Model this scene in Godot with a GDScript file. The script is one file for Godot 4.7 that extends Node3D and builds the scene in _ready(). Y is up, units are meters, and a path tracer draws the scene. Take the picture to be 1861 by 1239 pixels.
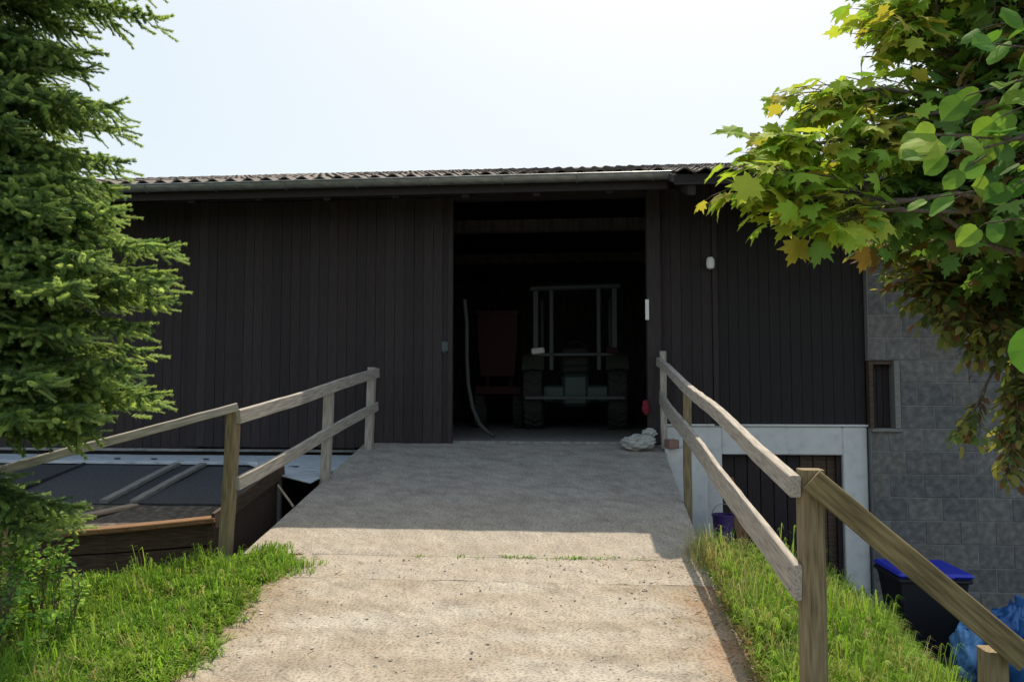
extends Node3D
# Coordinates: metres, origin at the photographer's eye, -z into the barn.

var rng := RandomNumberGenerator.new()
var used := {}
var M := {}

# ---------------------------------------------------------------- naming
func numbered(called: String) -> String:
	if not used.has(called):
		used[called] = 0
		return called
	used[called] += 1
	return "%s_%03d" % [called, used[called]]

func tag(o: Node, label: String, category: String, group := "", kind := "") -> Node:
	if label != "": o.set_meta("label", label)
	if category != "": o.set_meta("category", category)
	if group != "": o.set_meta("group", group)
	if kind != "": o.set_meta("kind", kind)
	return o

func thing(called: String, label: String, category: String, at := Vector3.ZERO, group := "") -> Node3D:
	var o := Node3D.new()
	o.name = numbered(called)
	add_child(o)
	o.position = at
	tag(o, label, category, group)
	return o

func part(called: String, mesh: Mesh, mat: Material, parent: Node = null, xf := Transform3D()) -> MeshInstance3D:
	var o := MeshInstance3D.new()
	o.mesh = mesh
	o.material_override = mat
	if parent == null:
		o.name = numbered(called)
		add_child(o)
	else:
		o.name = called
		parent.add_child(o, true)
	o.transform = xf
	return o

func struct(called: String, mesh: Mesh, mat: Material) -> MeshInstance3D:
	var o := part(called, mesh, mat)
	o.set_meta("kind", "structure")
	return o

func many(called: String, mesh: Mesh, mat: Material, xfs: Array, cols: Array, parent: Node = null) -> MultiMeshInstance3D:
	var mm := MultiMesh.new()
	mm.transform_format = MultiMesh.TRANSFORM_3D
	mm.use_colors = true
	mm.mesh = mesh
	mm.instance_count = xfs.size()
	for i in xfs.size():
		mm.set_instance_transform(i, xfs[i])
		mm.set_instance_color(i, cols[i])
	var o := MultiMeshInstance3D.new()
	o.multimesh = mm
	o.material_override = mat
	o.set_meta("kind", "stuff")
	if parent == null:
		o.name = numbered(called)
		add_child(o)
	else:
		o.name = called
		parent.add_child(o, true)
	return o

# ---------------------------------------------------------------- geometry
func stool() -> SurfaceTool:
	var st := SurfaceTool.new()
	st.begin(Mesh.PRIMITIVE_TRIANGLES)
	return st

# convex face, flat normal pointing away from c
func face(st: SurfaceTool, pts: Array, c: Vector3) -> void:
	var n: Vector3 = (pts[0] - pts[2]).cross(pts[0] - pts[1]).normalized()
	if n.dot(pts[0] - c) < 0:
		pts.reverse()
		n = -n
	for i in range(1, pts.size() - 1):
		for p in [pts[0], pts[i], pts[i + 1]]:
			st.set_normal(n)
			st.add_vertex(p)

# chamfered box of size s at transform xf
func cbox(st: SurfaceTool, s: Vector3, b: float, xf := Transform3D()) -> void:
	var h := s / 2
	var c := xf.origin
	b = minf(b, minf(h.x, minf(h.y, h.z)) * 0.9)
	var A := [0, 1, 2]
	var v := func(sx: int, sy: int, sz: int, ax: int) -> Vector3:
		var p := Vector3(h.x - b, h.y - b, h.z - b)
		p[ax] += b
		return xf * Vector3(p.x * sx, p.y * sy, p.z * sz)
	if b <= 0.0:
		b = 0.0
	for ax in A:
		for sg in [-1, 1]:
			var q := []
			for k in [[-1, -1], [1, -1], [1, 1], [-1, 1]]:
				var sg3 := [0, 0, 0]
				sg3[ax] = sg
				sg3[(ax + 1) % 3] = k[0]
				sg3[(ax + 2) % 3] = k[1]
				q.append(v.call(sg3[0], sg3[1], sg3[2], ax))
			face(st, q, c)
	if b <= 0.0:
		return
	for ax in A:
		var a1: int = (ax + 1) % 3
		var a2: int = (ax + 2) % 3
		for k in [[-1, -1], [1, -1], [1, 1], [-1, 1]]:
			var lo := [0, 0, 0]
			var hi := [0, 0, 0]
			lo[ax] = -1
			hi[ax] = 1
			lo[a1] = k[0]; hi[a1] = k[0]
			lo[a2] = k[1]; hi[a2] = k[1]
			face(st, [v.call(lo[0], lo[1], lo[2], a1), v.call(hi[0], hi[1], hi[2], a1), v.call(hi[0], hi[1], hi[2], a2), v.call(lo[0], lo[1], lo[2], a2)], c)
	for sx in [-1, 1]:
		for sy in [-1, 1]:
			for sz in [-1, 1]:
				face(st, [v.call(sx, sy, sz, 0), v.call(sx, sy, sz, 1), v.call(sx, sy, sz, 2)], c)

var boxes := {}
func boxmesh(s: Vector3, b := 0.004) -> ArrayMesh:
	var key := "%.3f %.3f %.3f %.3f" % [s.x, s.y, s.z, b]
	if not boxes.has(key):
		var st := stool()
		cbox(st, s, b)
		boxes[key] = st.commit()
	return boxes[key]

# box given by corners
func bx(called: String, lo: Vector3, hi: Vector3, mat: Material, parent: Node = null, b := 0.004) -> MeshInstance3D:
	return part(called, boxmesh(hi - lo, b), mat, parent, Transform3D(Basis(), (lo + hi) / 2))

# beam from a to b; its local x axis runs along it, y is its height
func beam_xf(a: Vector3, b: Vector3, up := Vector3.UP) -> Transform3D:
	var x := (b - a).normalized()
	var z := x.cross(up).normalized()
	var y := z.cross(x).normalized()
	return Transform3D(Basis(x, y, z), (a + b) / 2)

func beam(called: String, a: Vector3, b: Vector3, height: float, width: float, mat: Material, parent: Node, up := Vector3.UP, bev := 0.006) -> MeshInstance3D:
	return part(called, worn_beam(Vector3((b - a).length(), height, width), bev), mat, parent, beam_xf(a, b, up))

# a long timber with slightly wavy edges
func worn_beam(s: Vector3, bev: float) -> ArrayMesh:
	var n: int = clampi(int(s.x / 0.16), 3, 40)
	var st := stool()
	var rings := []
	var ph := rng.randf() * 10.0
	for i in n + 1:
		var x := -s.x / 2 + s.x * i / n
		var wob := Vector2(sin(x * 2.1 + ph), cos(x * 1.7 + ph * 2)) * 0.007 + Vector2(rng.randf_range(-1, 1), rng.randf_range(-1, 1)) * 0.0022
		var hy := s.y / 2
		var hz := s.z / 2
		var ring := []
		for p in [[-hy, -hz + bev], [-hy + bev, -hz], [hy - bev, -hz], [hy, -hz + bev], [hy, hz - bev], [hy - bev, hz], [-hy + bev, hz], [-hy, hz - bev]]:
			ring.append(Vector3(x, p[0] + wob.x, p[1] + wob.y))
		rings.append(ring)
	for i in n:
		var c: Vector3 = (rings[i][0] + rings[i][4] + rings[i + 1][0] + rings[i + 1][4]) / 4
		for k in 8:
			var k2 := (k + 1) % 8
			face(st, [rings[i][k], rings[i + 1][k], rings[i + 1][k2], rings[i][k2]], c)
	face(st, rings[0].duplicate(), Vector3.ZERO)
	face(st, rings[n].duplicate(), Vector3.ZERO)
	return st.commit()

# tube along points with smooth normals
func tube(st: SurfaceTool, pts: Array, radii: Array, sides := 8, caps := true) -> void:
	var n := pts.size()
	var rings := []
	var side := Vector3.ZERO
	for i in n:
		var d: Vector3 = (pts[mini(i + 1, n - 1)] - pts[maxi(i - 1, 0)]).normalized()
		if side == Vector3.ZERO:
			side = d.cross(Vector3.UP if absf(d.y) < 0.9 else Vector3.RIGHT).normalized()
		else:
			side = (side - d * side.dot(d)).normalized()
		var up := d.cross(side)
		var ring := []
		for k in sides:
			var a := TAU * k / sides
			ring.append([pts[i] + (side * cos(a) + up * sin(a)) * radii[i], side * cos(a) + up * sin(a)])
		rings.append(ring)
	for i in n - 1:
		for k in sides:
			var k2 := (k + 1) % sides
			var q := [rings[i][k], rings[i][k2], rings[i + 1][k2], rings[i + 1][k]]
			var nn: Vector3 = (q[0][0] - q[2][0]).cross(q[0][0] - q[1][0])
			if nn.dot(q[0][1]) < 0: q.reverse()
			for t in [[0, 1, 2], [0, 2, 3]]:
				for j in t:
					st.set_normal(q[j][1])
					st.add_vertex(q[j][0])
	if caps:
		for e in [0, n - 1]:
			var ring := []
			for k in sides: ring.append(rings[e][k][0])
			face(st, ring, pts[1] if e == 0 else pts[n - 2])

func tubemesh(pts: Array, radii: Array, sides := 8) -> ArrayMesh:
	var st := stool()
	tube(st, pts, radii, sides)
	return st.commit()

# lathe: profile of (radius, height) round the y axis
func lathe(st: SurfaceTool, prof: Array, seg := 24, xf := Transform3D()) -> void:
	for i in prof.size() - 1:
		var p: Vector2 = prof[i]
		var q: Vector2 = prof[i + 1]
		var nr := Vector2(q.y - p.y, -(q.x - p.x)).normalized()
		for k in seg:
			var a := TAU * k / seg
			var b := TAU * (k + 1) / seg
			var P := func(r: Vector2, t: float) -> Vector3: return xf * Vector3(r.x * cos(t), r.y, r.x * sin(t))
			var N := func(t: float) -> Vector3: return (xf.basis * Vector3(nr.x * cos(t), nr.y, nr.x * sin(t))).normalized()
			var vs := [[P.call(p, a), N.call(a)], [P.call(q, a), N.call(a)], [P.call(q, b), N.call(b)], [P.call(p, b), N.call(b)]]
			var nn: Vector3 = (vs[0][0] - vs[2][0]).cross(vs[1][0] - vs[3][0])
			if nn.dot(vs[0][1] + vs[2][1]) > 0: vs.reverse()
			for j in [0, 1, 2, 0, 2, 3]:
				st.set_normal(vs[j][1])
				st.add_vertex(vs[j][0])

# grid surface from rows of points, smooth normals, facing the hint
func sheet(rows: Array, cols = null, hint := Vector3.UP) -> ArrayMesh:
	var st := stool()
	var nr := rows.size()
	var nc: int = rows[0].size()
	var flip := false
	var mi := nr / 2
	var mj := nc / 2
	var du0: Vector3 = rows[mi][mini(mj + 1, nc - 1)] - rows[mi][mini(mj, nc - 2)]
	var dv0: Vector3 = rows[mini(mi + 1, nr - 1)][mj] - rows[mini(mi, nr - 2)][mj]
	var sgn := 1.0 if du0.cross(dv0).dot(hint) > 0 else -1.0
	for i in nr:
		for j in nc:
			var du: Vector3 = rows[i][mini(j + 1, nc - 1)] - rows[i][maxi(j - 1, 0)]
			var dv: Vector3 = rows[mini(i + 1, nr - 1)][j] - rows[maxi(i - 1, 0)][j]
			var nn := du.cross(dv).normalized()
			st.set_normal(nn * sgn)
			if cols != null: st.set_color(cols[i][j])
			st.add_vertex(rows[i][j])
	var i0 := mini(mi, nr - 2)
	var j0 := mini(mj, nc - 2)
	var a: Vector3 = rows[i0][j0]
	var test: Vector3 = (a - rows[i0 + 1][j0 + 1]).cross(a - rows[i0][j0 + 1])
	flip = test.dot(hint) < 0
	for i in nr - 1:
		for j in nc - 1:
			var p := [i * nc + j, i * nc + j + 1, (i + 1) * nc + j + 1, (i + 1) * nc + j]
			for k in ([0, 2, 1, 0, 3, 2] if flip else [0, 1, 2, 0, 2, 3]):
				st.add_index(p[k])
	return st.commit()

# prism: polygon (x, y) pulled along z
func prism(poly: Array, depth: float, xf := Transform3D()) -> ArrayMesh:
	var st := stool()
	var c := Vector3.ZERO
	for p in poly: c += Vector3(p.x, p.y, 0)
	c /= poly.size()
	for z in [-depth / 2, depth / 2]:
		var f := []
		for p in poly: f.append(xf * Vector3(p.x, p.y, z))
		face(st, f, xf * c)
	for i in poly.size():
		var p: Vector2 = poly[i]
		var q: Vector2 = poly[(i + 1) % poly.size()]
		face(st, [xf * Vector3(p.x, p.y, -depth / 2), xf * Vector3(q.x, q.y, -depth / 2), xf * Vector3(q.x, q.y, depth / 2), xf * Vector3(p.x, p.y, depth / 2)], xf * c)
	return st.commit()

# ---------------------------------------------------------------- materials
func lin(r: float, g: float, b: float) -> Color:
	return Color(r, g, b).linear_to_srgb()

func noise_tex(freq: float, stops: Array, size := 512, octaves := 5, sd := 1, kind := FastNoiseLite.TYPE_SIMPLEX_SMOOTH) -> NoiseTexture2D:
	var n := FastNoiseLite.new()
	n.noise_type = kind
	n.frequency = freq
	n.seed = sd
	n.fractal_octaves = octaves
	var t := NoiseTexture2D.new()
	t.width = size
	t.height = size
	t.seamless = true
	t.noise = n
	if stops.size():
		var g := Gradient.new()
		var off := PackedFloat32Array()
		var col := PackedColorArray()
		for s in stops:
			off.append(s[0])
			col.append(s[1])
		g.offsets = off
		g.colors = col
		t.color_ramp = g
	return t

func plain(c: Color, rough := 0.8, metal := 0.0) -> StandardMaterial3D:
	var m := StandardMaterial3D.new()
	m.albedo_color = c
	m.roughness = rough
	m.metallic = metal
	return m

# noisy material: albedo texture stretched by scale, relief from the same noise
func noisy(stops: Array, freq: float, scale: Vector3, rough := 0.85, relief := 0.0, world := false, sd := 1, size := 512, octaves := 5) -> StandardMaterial3D:
	var m := StandardMaterial3D.new()
	m.albedo_texture = noise_tex(freq, stops, size, octaves, sd)
	m.uv1_triplanar = true
	m.uv1_world_triplanar = world
	m.uv1_scale = scale
	m.roughness = rough
	if relief > 0:
		m.heightmap_enabled = true
		m.heightmap_scale = relief
		m.heightmap_texture = noise_tex(freq * 1.5, [], size, octaves, sd + 7)
	return m

func retint(m: StandardMaterial3D, c: Color) -> StandardMaterial3D:
	var k: StandardMaterial3D = m.duplicate()
	k.albedo_color = c
	return k

func leafmat(back: float) -> StandardMaterial3D:
	var m := StandardMaterial3D.new()
	m.vertex_color_use_as_albedo = true
	m.roughness = 0.6
	m.metallic_specular = 0.16
	m.backlight_enabled = true
	m.backlight = Color(back, back, back * 0.75)
	m.cull_mode = BaseMaterial3D.CULL_DISABLED
	return m

func make_materials() -> void:
	# dark stained vertical boards
	var dark := noisy([[0.0, lin(0.016, 0.010, 0.011)], [0.45, lin(0.026, 0.0175, 0.019)], [0.75, lin(0.034, 0.024, 0.025)], [1.0, lin(0.052, 0.040, 0.039)]], 0.012, Vector3(7, 0.45, 7), 0.75, 0.25, true, 3)
	M.dark = [dark, retint(dark, Color(0.86, 0.83, 0.85)), retint(dark, Color(0.93, 0.88, 0.89)), retint(dark, Color(0.96, 0.9, 0.89)), retint(dark, Color(0.8, 0.78, 0.8))]
	M.black = plain(lin(0.016, 0.012, 0.013), 0.9)
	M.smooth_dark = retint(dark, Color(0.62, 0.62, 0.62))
	M.inner = noisy([[0.0, lin(0.06, 0.05, 0.055)], [1.0, lin(0.16, 0.14, 0.14)]], 0.01, Vector3(2, 0.3, 2), 0.9, 0.0, true, 9)
	# weathered rail timber; local x runs along the grain
	M.rail = noisy([[0.0, lin(0.20, 0.175, 0.15)], [0.35, lin(0.31, 0.275, 0.235)], [0.65, lin(0.39, 0.35, 0.30)], [1.0, lin(0.50, 0.455, 0.39)]], 0.02, Vector3(0.3, 4, 4), 0.9, 0.12, false, 11)
	M.rail_dark = noisy([[0.0, lin(0.07, 0.055, 0.025)], [0.4, lin(0.15, 0.115, 0.05)], [0.7, lin(0.20, 0.155, 0.07)], [1.0, lin(0.27, 0.21, 0.11)]], 0.02, Vector3(0.3, 4, 4), 0.9, 0.12, false, 12)
	M.post = noisy([[0.0, lin(0.09, 0.065, 0.035)], [0.4, lin(0.19, 0.145, 0.08)], [0.7, lin(0.25, 0.195, 0.11)], [1.0, lin(0.33, 0.265, 0.165)]], 0.02, Vector3(0.3, 4, 4), 0.9, 0.12, false, 13)
	M.tile = noisy([[0.0, lin(0.06, 0.045, 0.04)], [0.5, lin(0.11, 0.085, 0.075)], [1.0, lin(0.2, 0.18, 0.15)]], 0.02, Vector3(2, 2, 2), 0.8, 0.2, true, 14)
	M.zinc = noisy([[0.0, lin(0.16, 0.165, 0.165)], [1.0, lin(0.34, 0.345, 0.335)]], 0.01, Vector3(1, 3, 3), 0.42, 0.0, true, 15)
	M.zinc.metallic = 0.55
	M.white = noisy([[0.0, lin(0.52, 0.53, 0.52)], [0.4, lin(0.62, 0.62, 0.60)], [1.0, lin(0.68, 0.68, 0.66)]], 0.008, Vector3(1, 1, 1), 0.9, 0.12, true, 16)
	var block := noisy([[0.0, lin(0.10, 0.10, 0.098)], [0.45, lin(0.15, 0.148, 0.142)], [0.7, lin(0.185, 0.18, 0.17)], [1.0, lin(0.25, 0.245, 0.23)]], 0.02, Vector3(0.8, 0.8, 0.8), 0.95, 0.2, true, 17)
	M.block = [block, retint(block, Color(0.93, 0.93, 0.95)), retint(block, Color(0.97, 0.965, 0.95)), retint(block, Color(0.89, 0.9, 0.92))]
	M.mortar = noisy([[0.0, lin(0.17, 0.17, 0.165)], [1.0, lin(0.26, 0.255, 0.245)]], 0.03, Vector3(1, 1, 1), 0.95, 0.2, true, 18)
	# sheets and felt
	M.pale = noisy([[0.0, lin(0.32, 0.36, 0.40)], [0.5, lin(0.50, 0.54, 0.58)], [1.0, lin(0.62, 0.65, 0.68)]], 0.01, Vector3(0.7, 1, 1.5), 0.7, 0.0, true, 19)
	var felt := noisy([[0.0, lin(0.028, 0.030, 0.034)], [0.5, lin(0.045, 0.048, 0.054)], [1.0, lin(0.08, 0.08, 0.08)]], 0.03, Vector3(1.2, 1.2, 1.2), 0.9, 0.15, true, 20)
	M.felt = [felt, retint(felt, Color(0.85, 0.85, 0.86)), noisy([[0.0, lin(0.04, 0.034, 0.028)], [0.45, lin(0.075, 0.062, 0.05)], [0.7, lin(0.13, 0.105, 0.08)], [1.0, lin(0.22, 0.18, 0.14)]], 0.015, Vector3(1.2, 1.2, 1.2), 0.95, 0.2, true, 24)]
	M.batten = noisy([[0.0, lin(0.12, 0.12, 0.11)], [1.0, lin(0.30, 0.29, 0.27)]], 0.02, Vector3(0.5, 7, 7), 0.85, 0.2, false, 21)
	M.plank = noisy([[0.0, lin(0.035, 0.022, 0.015)], [0.5, lin(0.075, 0.047, 0.031)], [1.0, lin(0.13, 0.088, 0.06)]], 0.015, Vector3(0.6, 5, 5), 0.85, 0.25, false, 22)
	M.tan = noisy([[0.0, lin(0.16, 0.12, 0.08)], [0.5, lin(0.30, 0.23, 0.16)], [1.0, lin(0.45, 0.37, 0.27)]], 0.02, Vector3(0.5, 6, 6), 0.85, 0.2, false, 23)
	# ground
	var grit := noise_tex(0.035, [[0.0, Color(0.55, 0.52, 0.50)], [0.32, Color(0.80, 0.785, 0.77)], [0.5, Color(0.91, 0.90, 0.89)], [1.0, Color(1, 1, 1)]], 1024, 7, 31)
	M.path = StandardMaterial3D.new()
	M.path.vertex_color_use_as_albedo = true
	M.path.albedo_texture = grit
	M.path.uv1_triplanar = true
	M.path.uv1_world_triplanar = true
	M.path.uv1_scale = Vector3(0.9, 0.9, 0.9)
	M.path.roughness = 0.95
	M.path.heightmap_enabled = true
	M.path.heightmap_scale = 0.6
	M.path.heightmap_texture = noise_tex(0.05, [], 1024, 6, 32)
	M.soil = M.path.duplicate()
	M.soil.uv1_scale = Vector3(0.6, 0.6, 0.6)
	M.slabside = noisy([[0.0, lin(0.12, 0.115, 0.11)], [1.0, lin(0.38, 0.36, 0.33)]], 0.02, Vector3(1, 1, 1), 0.95, 0.3, true, 33)
	M.bark = noisy([[0.0, lin(0.05, 0.04, 0.03)], [1.0, lin(0.20, 0.16, 0.12)]], 0.03, Vector3(4, 1, 4), 0.95, 0.6, true, 34)
	M.twig = plain(lin(0.12, 0.085, 0.055), 0.85)
	M.needle = leafmat(1.0)
	M.leaf = leafmat(1.0)
	M.grass = leafmat(1.0)
	# objects
	M.rubber = plain(lin(0.045, 0.043, 0.042), 0.9)
	M.tractor = plain(lin(0.045, 0.085, 0.075), 0.5)
	M.fender = plain(lin(0.055, 0.068, 0.05), 0.7)
	M.frame = plain(lin(0.075, 0.09, 0.095), 0.55)
	M.steel = plain(lin(0.35, 0.35, 0.34), 0.4, 0.7)
	M.red = plain(lin(0.05, 0.013, 0.017), 0.85)
	M.redcloth = plain(lin(0.20, 0.012, 0.03), 0.9)
	M.glass = plain(Color(0.75, 0.8, 0.8, 0.12), 0.05)
	M.glass.transparency = BaseMaterial3D.TRANSPARENCY_ALPHA
	M.lens = plain(lin(0.85, 0.84, 0.78), 0.25)
	M.paper = plain(lin(0.8, 0.8, 0.78), 0.8)
	M.bluelid = plain(lin(0.015, 0.03, 0.42), 0.45)
	M.bin = plain(lin(0.012, 0.013, 0.018), 0.5)
	M.bluebag = plain(lin(0.015, 0.10, 0.30), 0.4)
	M.lightbag = plain(lin(0.12, 0.30, 0.58), 0.4)
	M.purple = plain(lin(0.05, 0.025, 0.13), 0.5)
	M.orange = noisy([[0.0, lin(0.12, 0.06, 0.025)], [1.0, lin(0.30, 0.16, 0.07)]], 0.02, Vector3(0.5, 6, 6), 0.85, 0.2, false, 41)
	M.stone = noisy([[0.0, lin(0.25, 0.25, 0.23)], [1.0, lin(0.55, 0.54, 0.50)]], 0.03, Vector3(2, 2, 2), 0.95, 0.6, true, 42)
	M.brick = noisy([[0.0, lin(0.16, 0.09, 0.07)], [1.0, lin(0.34, 0.22, 0.18)]], 0.04, Vector3(4, 4, 4), 0.95, 0.3, true, 43)
	M.hose = plain(lin(0.055, 0.055, 0.052), 0.8)

# ---------------------------------------------------------------- ground shape
func sm(a: float, b: float, x: float) -> float:
	return smoothstep(a, b, x)

var gn := FastNoiseLite.new()

# level of the drive along its length
func drive(z: float) -> float:
	var k := [[-30.0, -0.68], [-10.8, -0.69], [-7.6, -1.28], [-6.9, -1.41], [-6.3, -1.48], [-4.6, -1.665], [-2.5, -1.73], [0.0, -1.75], [60.0, -1.9]]
	for i in k.size() - 1:
		if z <= k[i + 1][0]:
			var t: float = (z - k[i][0]) / (k[i + 1][0] - k[i][0])
			return lerpf(k[i][1], k[i + 1][1], clampf(t, 0, 1))
	return -1.9

func ground(x: float, z: float) -> float:
	var y := drive(z)
	var bump := gn.get_noise_2d(x * 40, z * 40) * 0.03
	if x < -2.5:
		y = y - 0.03 - 0.09 * maxf(0.0, -x - 2.5) - 0.30 * sm(3.9, 7.0, -x) + bump
	elif x > 1.0:
		y = y - 0.26 * minf(x - 1.0, 1.0) + bump
		y = lerpf(y, -2.76 + bump, sm(1.9, 3.0, x))
	else:
		y -= 0.012
	var pit := -2.45 if x < 0 else -2.76
	var edge := -6.75 if x < -2.5 else -7.05
	if z < edge:
		y = lerpf(y, pit, sm(edge, edge - 0.45, z))
	return y

# ================================================================= scene
func _ready() -> void:
	rng.seed = 20230531
	gn.seed = 5
	gn.frequency = 0.02
	var cam := Camera3D.new()
	cam.name = "camera"
	cam.fov = rad_to_deg(2.0 * atan(619.5 / 1460.0))
	cam.near = 0.05
	cam.far = 800.0
	cam.rotation = Vector3(deg_to_rad(3.55), deg_to_rad(5.3), 0)
	add_child(cam)
	cam.current = true

	var sky := ProceduralSkyMaterial.new()
	sky.sky_top_color = Color(0.55, 0.72, 0.92)
	sky.sky_horizon_color = Color(0.96, 0.995, 1.0)
	sky.sky_curve = 0.7
	sky.ground_horizon_color = Color(0.55, 0.57, 0.5)
	sky.ground_bottom_color = Color(0.25, 0.27, 0.2)
	sky.sun_angle_max = 75.0
	sky.sun_curve = 0.55
	var env := Environment.new()
	env.background_mode = Environment.BG_SKY
	env.sky = Sky.new()
	env.sky.sky_material = sky
	sky.energy_multiplier = 0.90
	env.tonemap_mode = Environment.TONE_MAPPER_LINEAR
	env.tonemap_exposure = 1.13
	env.sdfgi_enabled = true
	env.ssao_enabled = true
	env.ssil_enabled = true
	var we := WorldEnvironment.new()
	we.name = "world_environment"
	we.environment = env
	add_child(we)

	var sun := DirectionalLight3D.new()
	sun.name = "sun"
	sun.light_energy = 1.6
	sun.light_color = Color(1.0, 0.95, 0.87)
	sun.light_angular_distance = 0.5
	sun.shadow_enabled = true
	add_child(sun)
	sun.look_at_from_position(Vector3(0.45, 4.03, -2.2), Vector3.ZERO, Vector3.UP)

	make_materials()
	make_ground()
	make_barn()
	make_block_wall()
	make_low_shed()
	make_railings()
	make_inside()
	make_small_things()
	make_spruce()
	make_maple()
	make_hazel()
	make_small_leaved_shrub()
	make_corner_shrub()
	make_grass()

# ---------------------------------------------------------------- ground, drive, ramp
func axis(far_lo: float, lo: float, hi: float, far_hi: float, step: float) -> Array:
	var a := []
	var x := lo
	while x <= hi + 1e-4:
		a.append(x)
		x += step
	var d := step
	x = hi
	while x < far_hi:
		d *= 1.5
		x += d
		a.append(x)
	d = step
	x = lo
	while x > far_lo:
		d *= 1.5
		x -= d
		a.push_front(x)
	return a

func make_ground() -> void:
	var xs := axis(-300, -9, 8, 300, 0.15)
	var zs := axis(-300, -11, 3, 300, 0.15)
	var rows := []
	var cols := []
	for z in zs:
		var r := []
		var c := []
		for x in xs:
			r.append(Vector3(x, ground(x, z), z))
			var n := gn.get_noise_2d(x * 60, z * 60)
			var g := Color(0.055, 0.085, 0.022)
			if x > 2.2 and x < 9: g = g.lerp(Color(0.13, 0.12, 0.10), sm(2.2, 2.8, x))
			if z < -6.9 and z > -12: g = g.lerp(Color(0.11, 0.09, 0.065), 0.8)
			c.append(g * (1.0 + 0.5 * n))
		rows.append(r)
		cols.append(c)
	struct("ground", sheet(rows, cols), M.soil)

	# sandy drive: irregular edges, worn
	rows = []
	cols = []
	var z := -6.27
	var e := FastNoiseLite.new()
	e.seed = 8
	e.frequency = 0.5
	var st := FastNoiseLite.new()
	st.seed = 12
	st.frequency = 0.9
	st.fractal_octaves = 4
	while z < 9.0:
		var xl := -2.54 + 0.16 * e.get_noise_1d(z * 4) + 0.05 * e.get_noise_1d(z * 19)
		var xr := 1.0 + 0.10 * e.get_noise_1d(z * 4 + 50) + 0.04 * e.get_noise_1d(z * 19 + 9)
		var r := []
		var c := []
		for i in 61:
			var t := i / 60.0
			var x := lerpf(xl, xr, t)
			var edge := minf(t, 1 - t) * (xr - xl)
			var wear := st.get_noise_2d(x * 1.0, z * 2.2)
			var y := drive(z) + 0.012 + 0.010 * st.get_noise_2d(x * 3, z * 3) - 0.03 * (1 - sm(0, 0.10, edge))
			r.append(Vector3(x, y, z))
			var k := Color(0.43, 0.385, 0.315)
			k = k.lerp(Color(0.34, 0.285, 0.215), clampf(0.15 + 1.9 * wear, 0, 0.75))
			k = k.lerp(Color(0.46, 0.43, 0.37), clampf(2.0 * st.get_noise_2d(x * 0.7 + 90, z * 1.9), 0, 0.8))
			k = k.lerp(Color(0.30, 0.20, 0.11), (1 - sm(0.05, 0.5 + 0.25 * wear, edge)) * 0.6)
			k = k.lerp(Color(0.33, 0.19, 0.105), clampf(sm(0.55, 1.0, x) * (0.45 + 1.6 * st.get_noise_2d(x * 2 + 7, z * 2)), 0, 0.65))
			k = k.lerp(Color(0.27, 0.235, 0.185), clampf(st.get_noise_2d(x * 1.6 - 33, z * 3.4) * 2.6 - 0.45, 0, 0.55))
			var fine := st.get_noise_2d(x * 9, z * 14)
			c.append(k * (1.0 + 0.35 * fine))
		rows.append(r)
		cols.append(c)
		z += 0.07
	struct("path", sheet(rows, cols), M.path)

	# concrete ramp: three poured bays with open joints
	var bays := [[-10.74, -6.872, -3.0], [-6.867, -6.30, -2.52]]
	for b in bays:
		var root := Node3D.new()
		root.name = numbered("concrete_ramp")
		add_child(root)
		root.set_meta("kind", "structure")
		rows = []
		cols = []
		var nz := int((b[1] - b[0]) / 0.07)
		for i in nz + 1:
			z = lerpf(b[0], b[1], float(i) / nz)
			var r := []
			var c := []
			for j in 57:
				var t := j / 56.0
				var x := lerpf(b[2], 0.98, t)
				var near_edge := minf(z - b[0], b[1] - z)
				var y := drive(z) + 0.006 * st.get_noise_2d(x * 2, z * 2) - 0.005 * (1 - sm(0, 0.03, near_edge)) - 0.012 * (1 - sm(0, 0.03, minf(t, 1 - t) * 4))
				r.append(Vector3(x, y + 0.008, z))
				var wear := st.get_noise_2d(x * 1.0, z * 2.0)
				var out_there := sm(-8.6, -7.3, z)
				var k := Color(0.43, 0.40, 0.35).lerp(Color(0.45, 0.405, 0.335), out_there)
				k = k.lerp(Color(0.38, 0.32, 0.25), clampf(0.2 + 1.2 * wear, 0, 0.5) * (0.5 + 0.5 * sm(-8.5, -6.5, z)))
				k = k.lerp(Color(0.30, 0.27, 0.24), clampf(st.get_noise_2d(x * 2 + 40, z * 5) * 2.0, 0, 0.7) * (1.0 - 0.6 * out_there))
				c.append(k * (1.0 + 0.3 * st.get_noise_2d(x * 9, z * 12)))
			rows.append(r)
			cols.append(c)
		part("surface", sheet(rows, cols), M.path, root)
		# body beneath the surface
		var poly := [Vector2(b[0], drive(b[0]) - 0.006), Vector2(b[1], drive(b[1]) - 0.006), Vector2(b[1], -3.0), Vector2(b[0], -3.0)]
		var xf := Transform3D(Basis(Vector3(0, 0, 1), Vector3(0, 1, 0), Vector3(-1, 0, 0)), Vector3((b[2] + 0.98) / 2, 0, 0))
		part("body", prism(poly, 0.96 - b[2], xf), M.slabside, root)
	# pale kerb stone along the grass edge
	var k := part("kerb_stone", worn_beam(Vector3(0.78, 0.10, 0.07), 0.012), M.stone, null, beam_xf(Vector3(-3.76, -1.75, -5.85), Vector3(-3.20, -1.64, -6.45)))
	tag(k, "pale narrow kerb stone half hidden in the grass in front of the low felt-roofed shed", "kerb stone")

# ---------------------------------------------------------------- barn
const EAVE_Z := -9.8
const EAVE_Y := 2.66
const TS := 0.288
func roof_y(z: float) -> float:
	return EAVE_Y + (EAVE_Z - z) * TS

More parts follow.
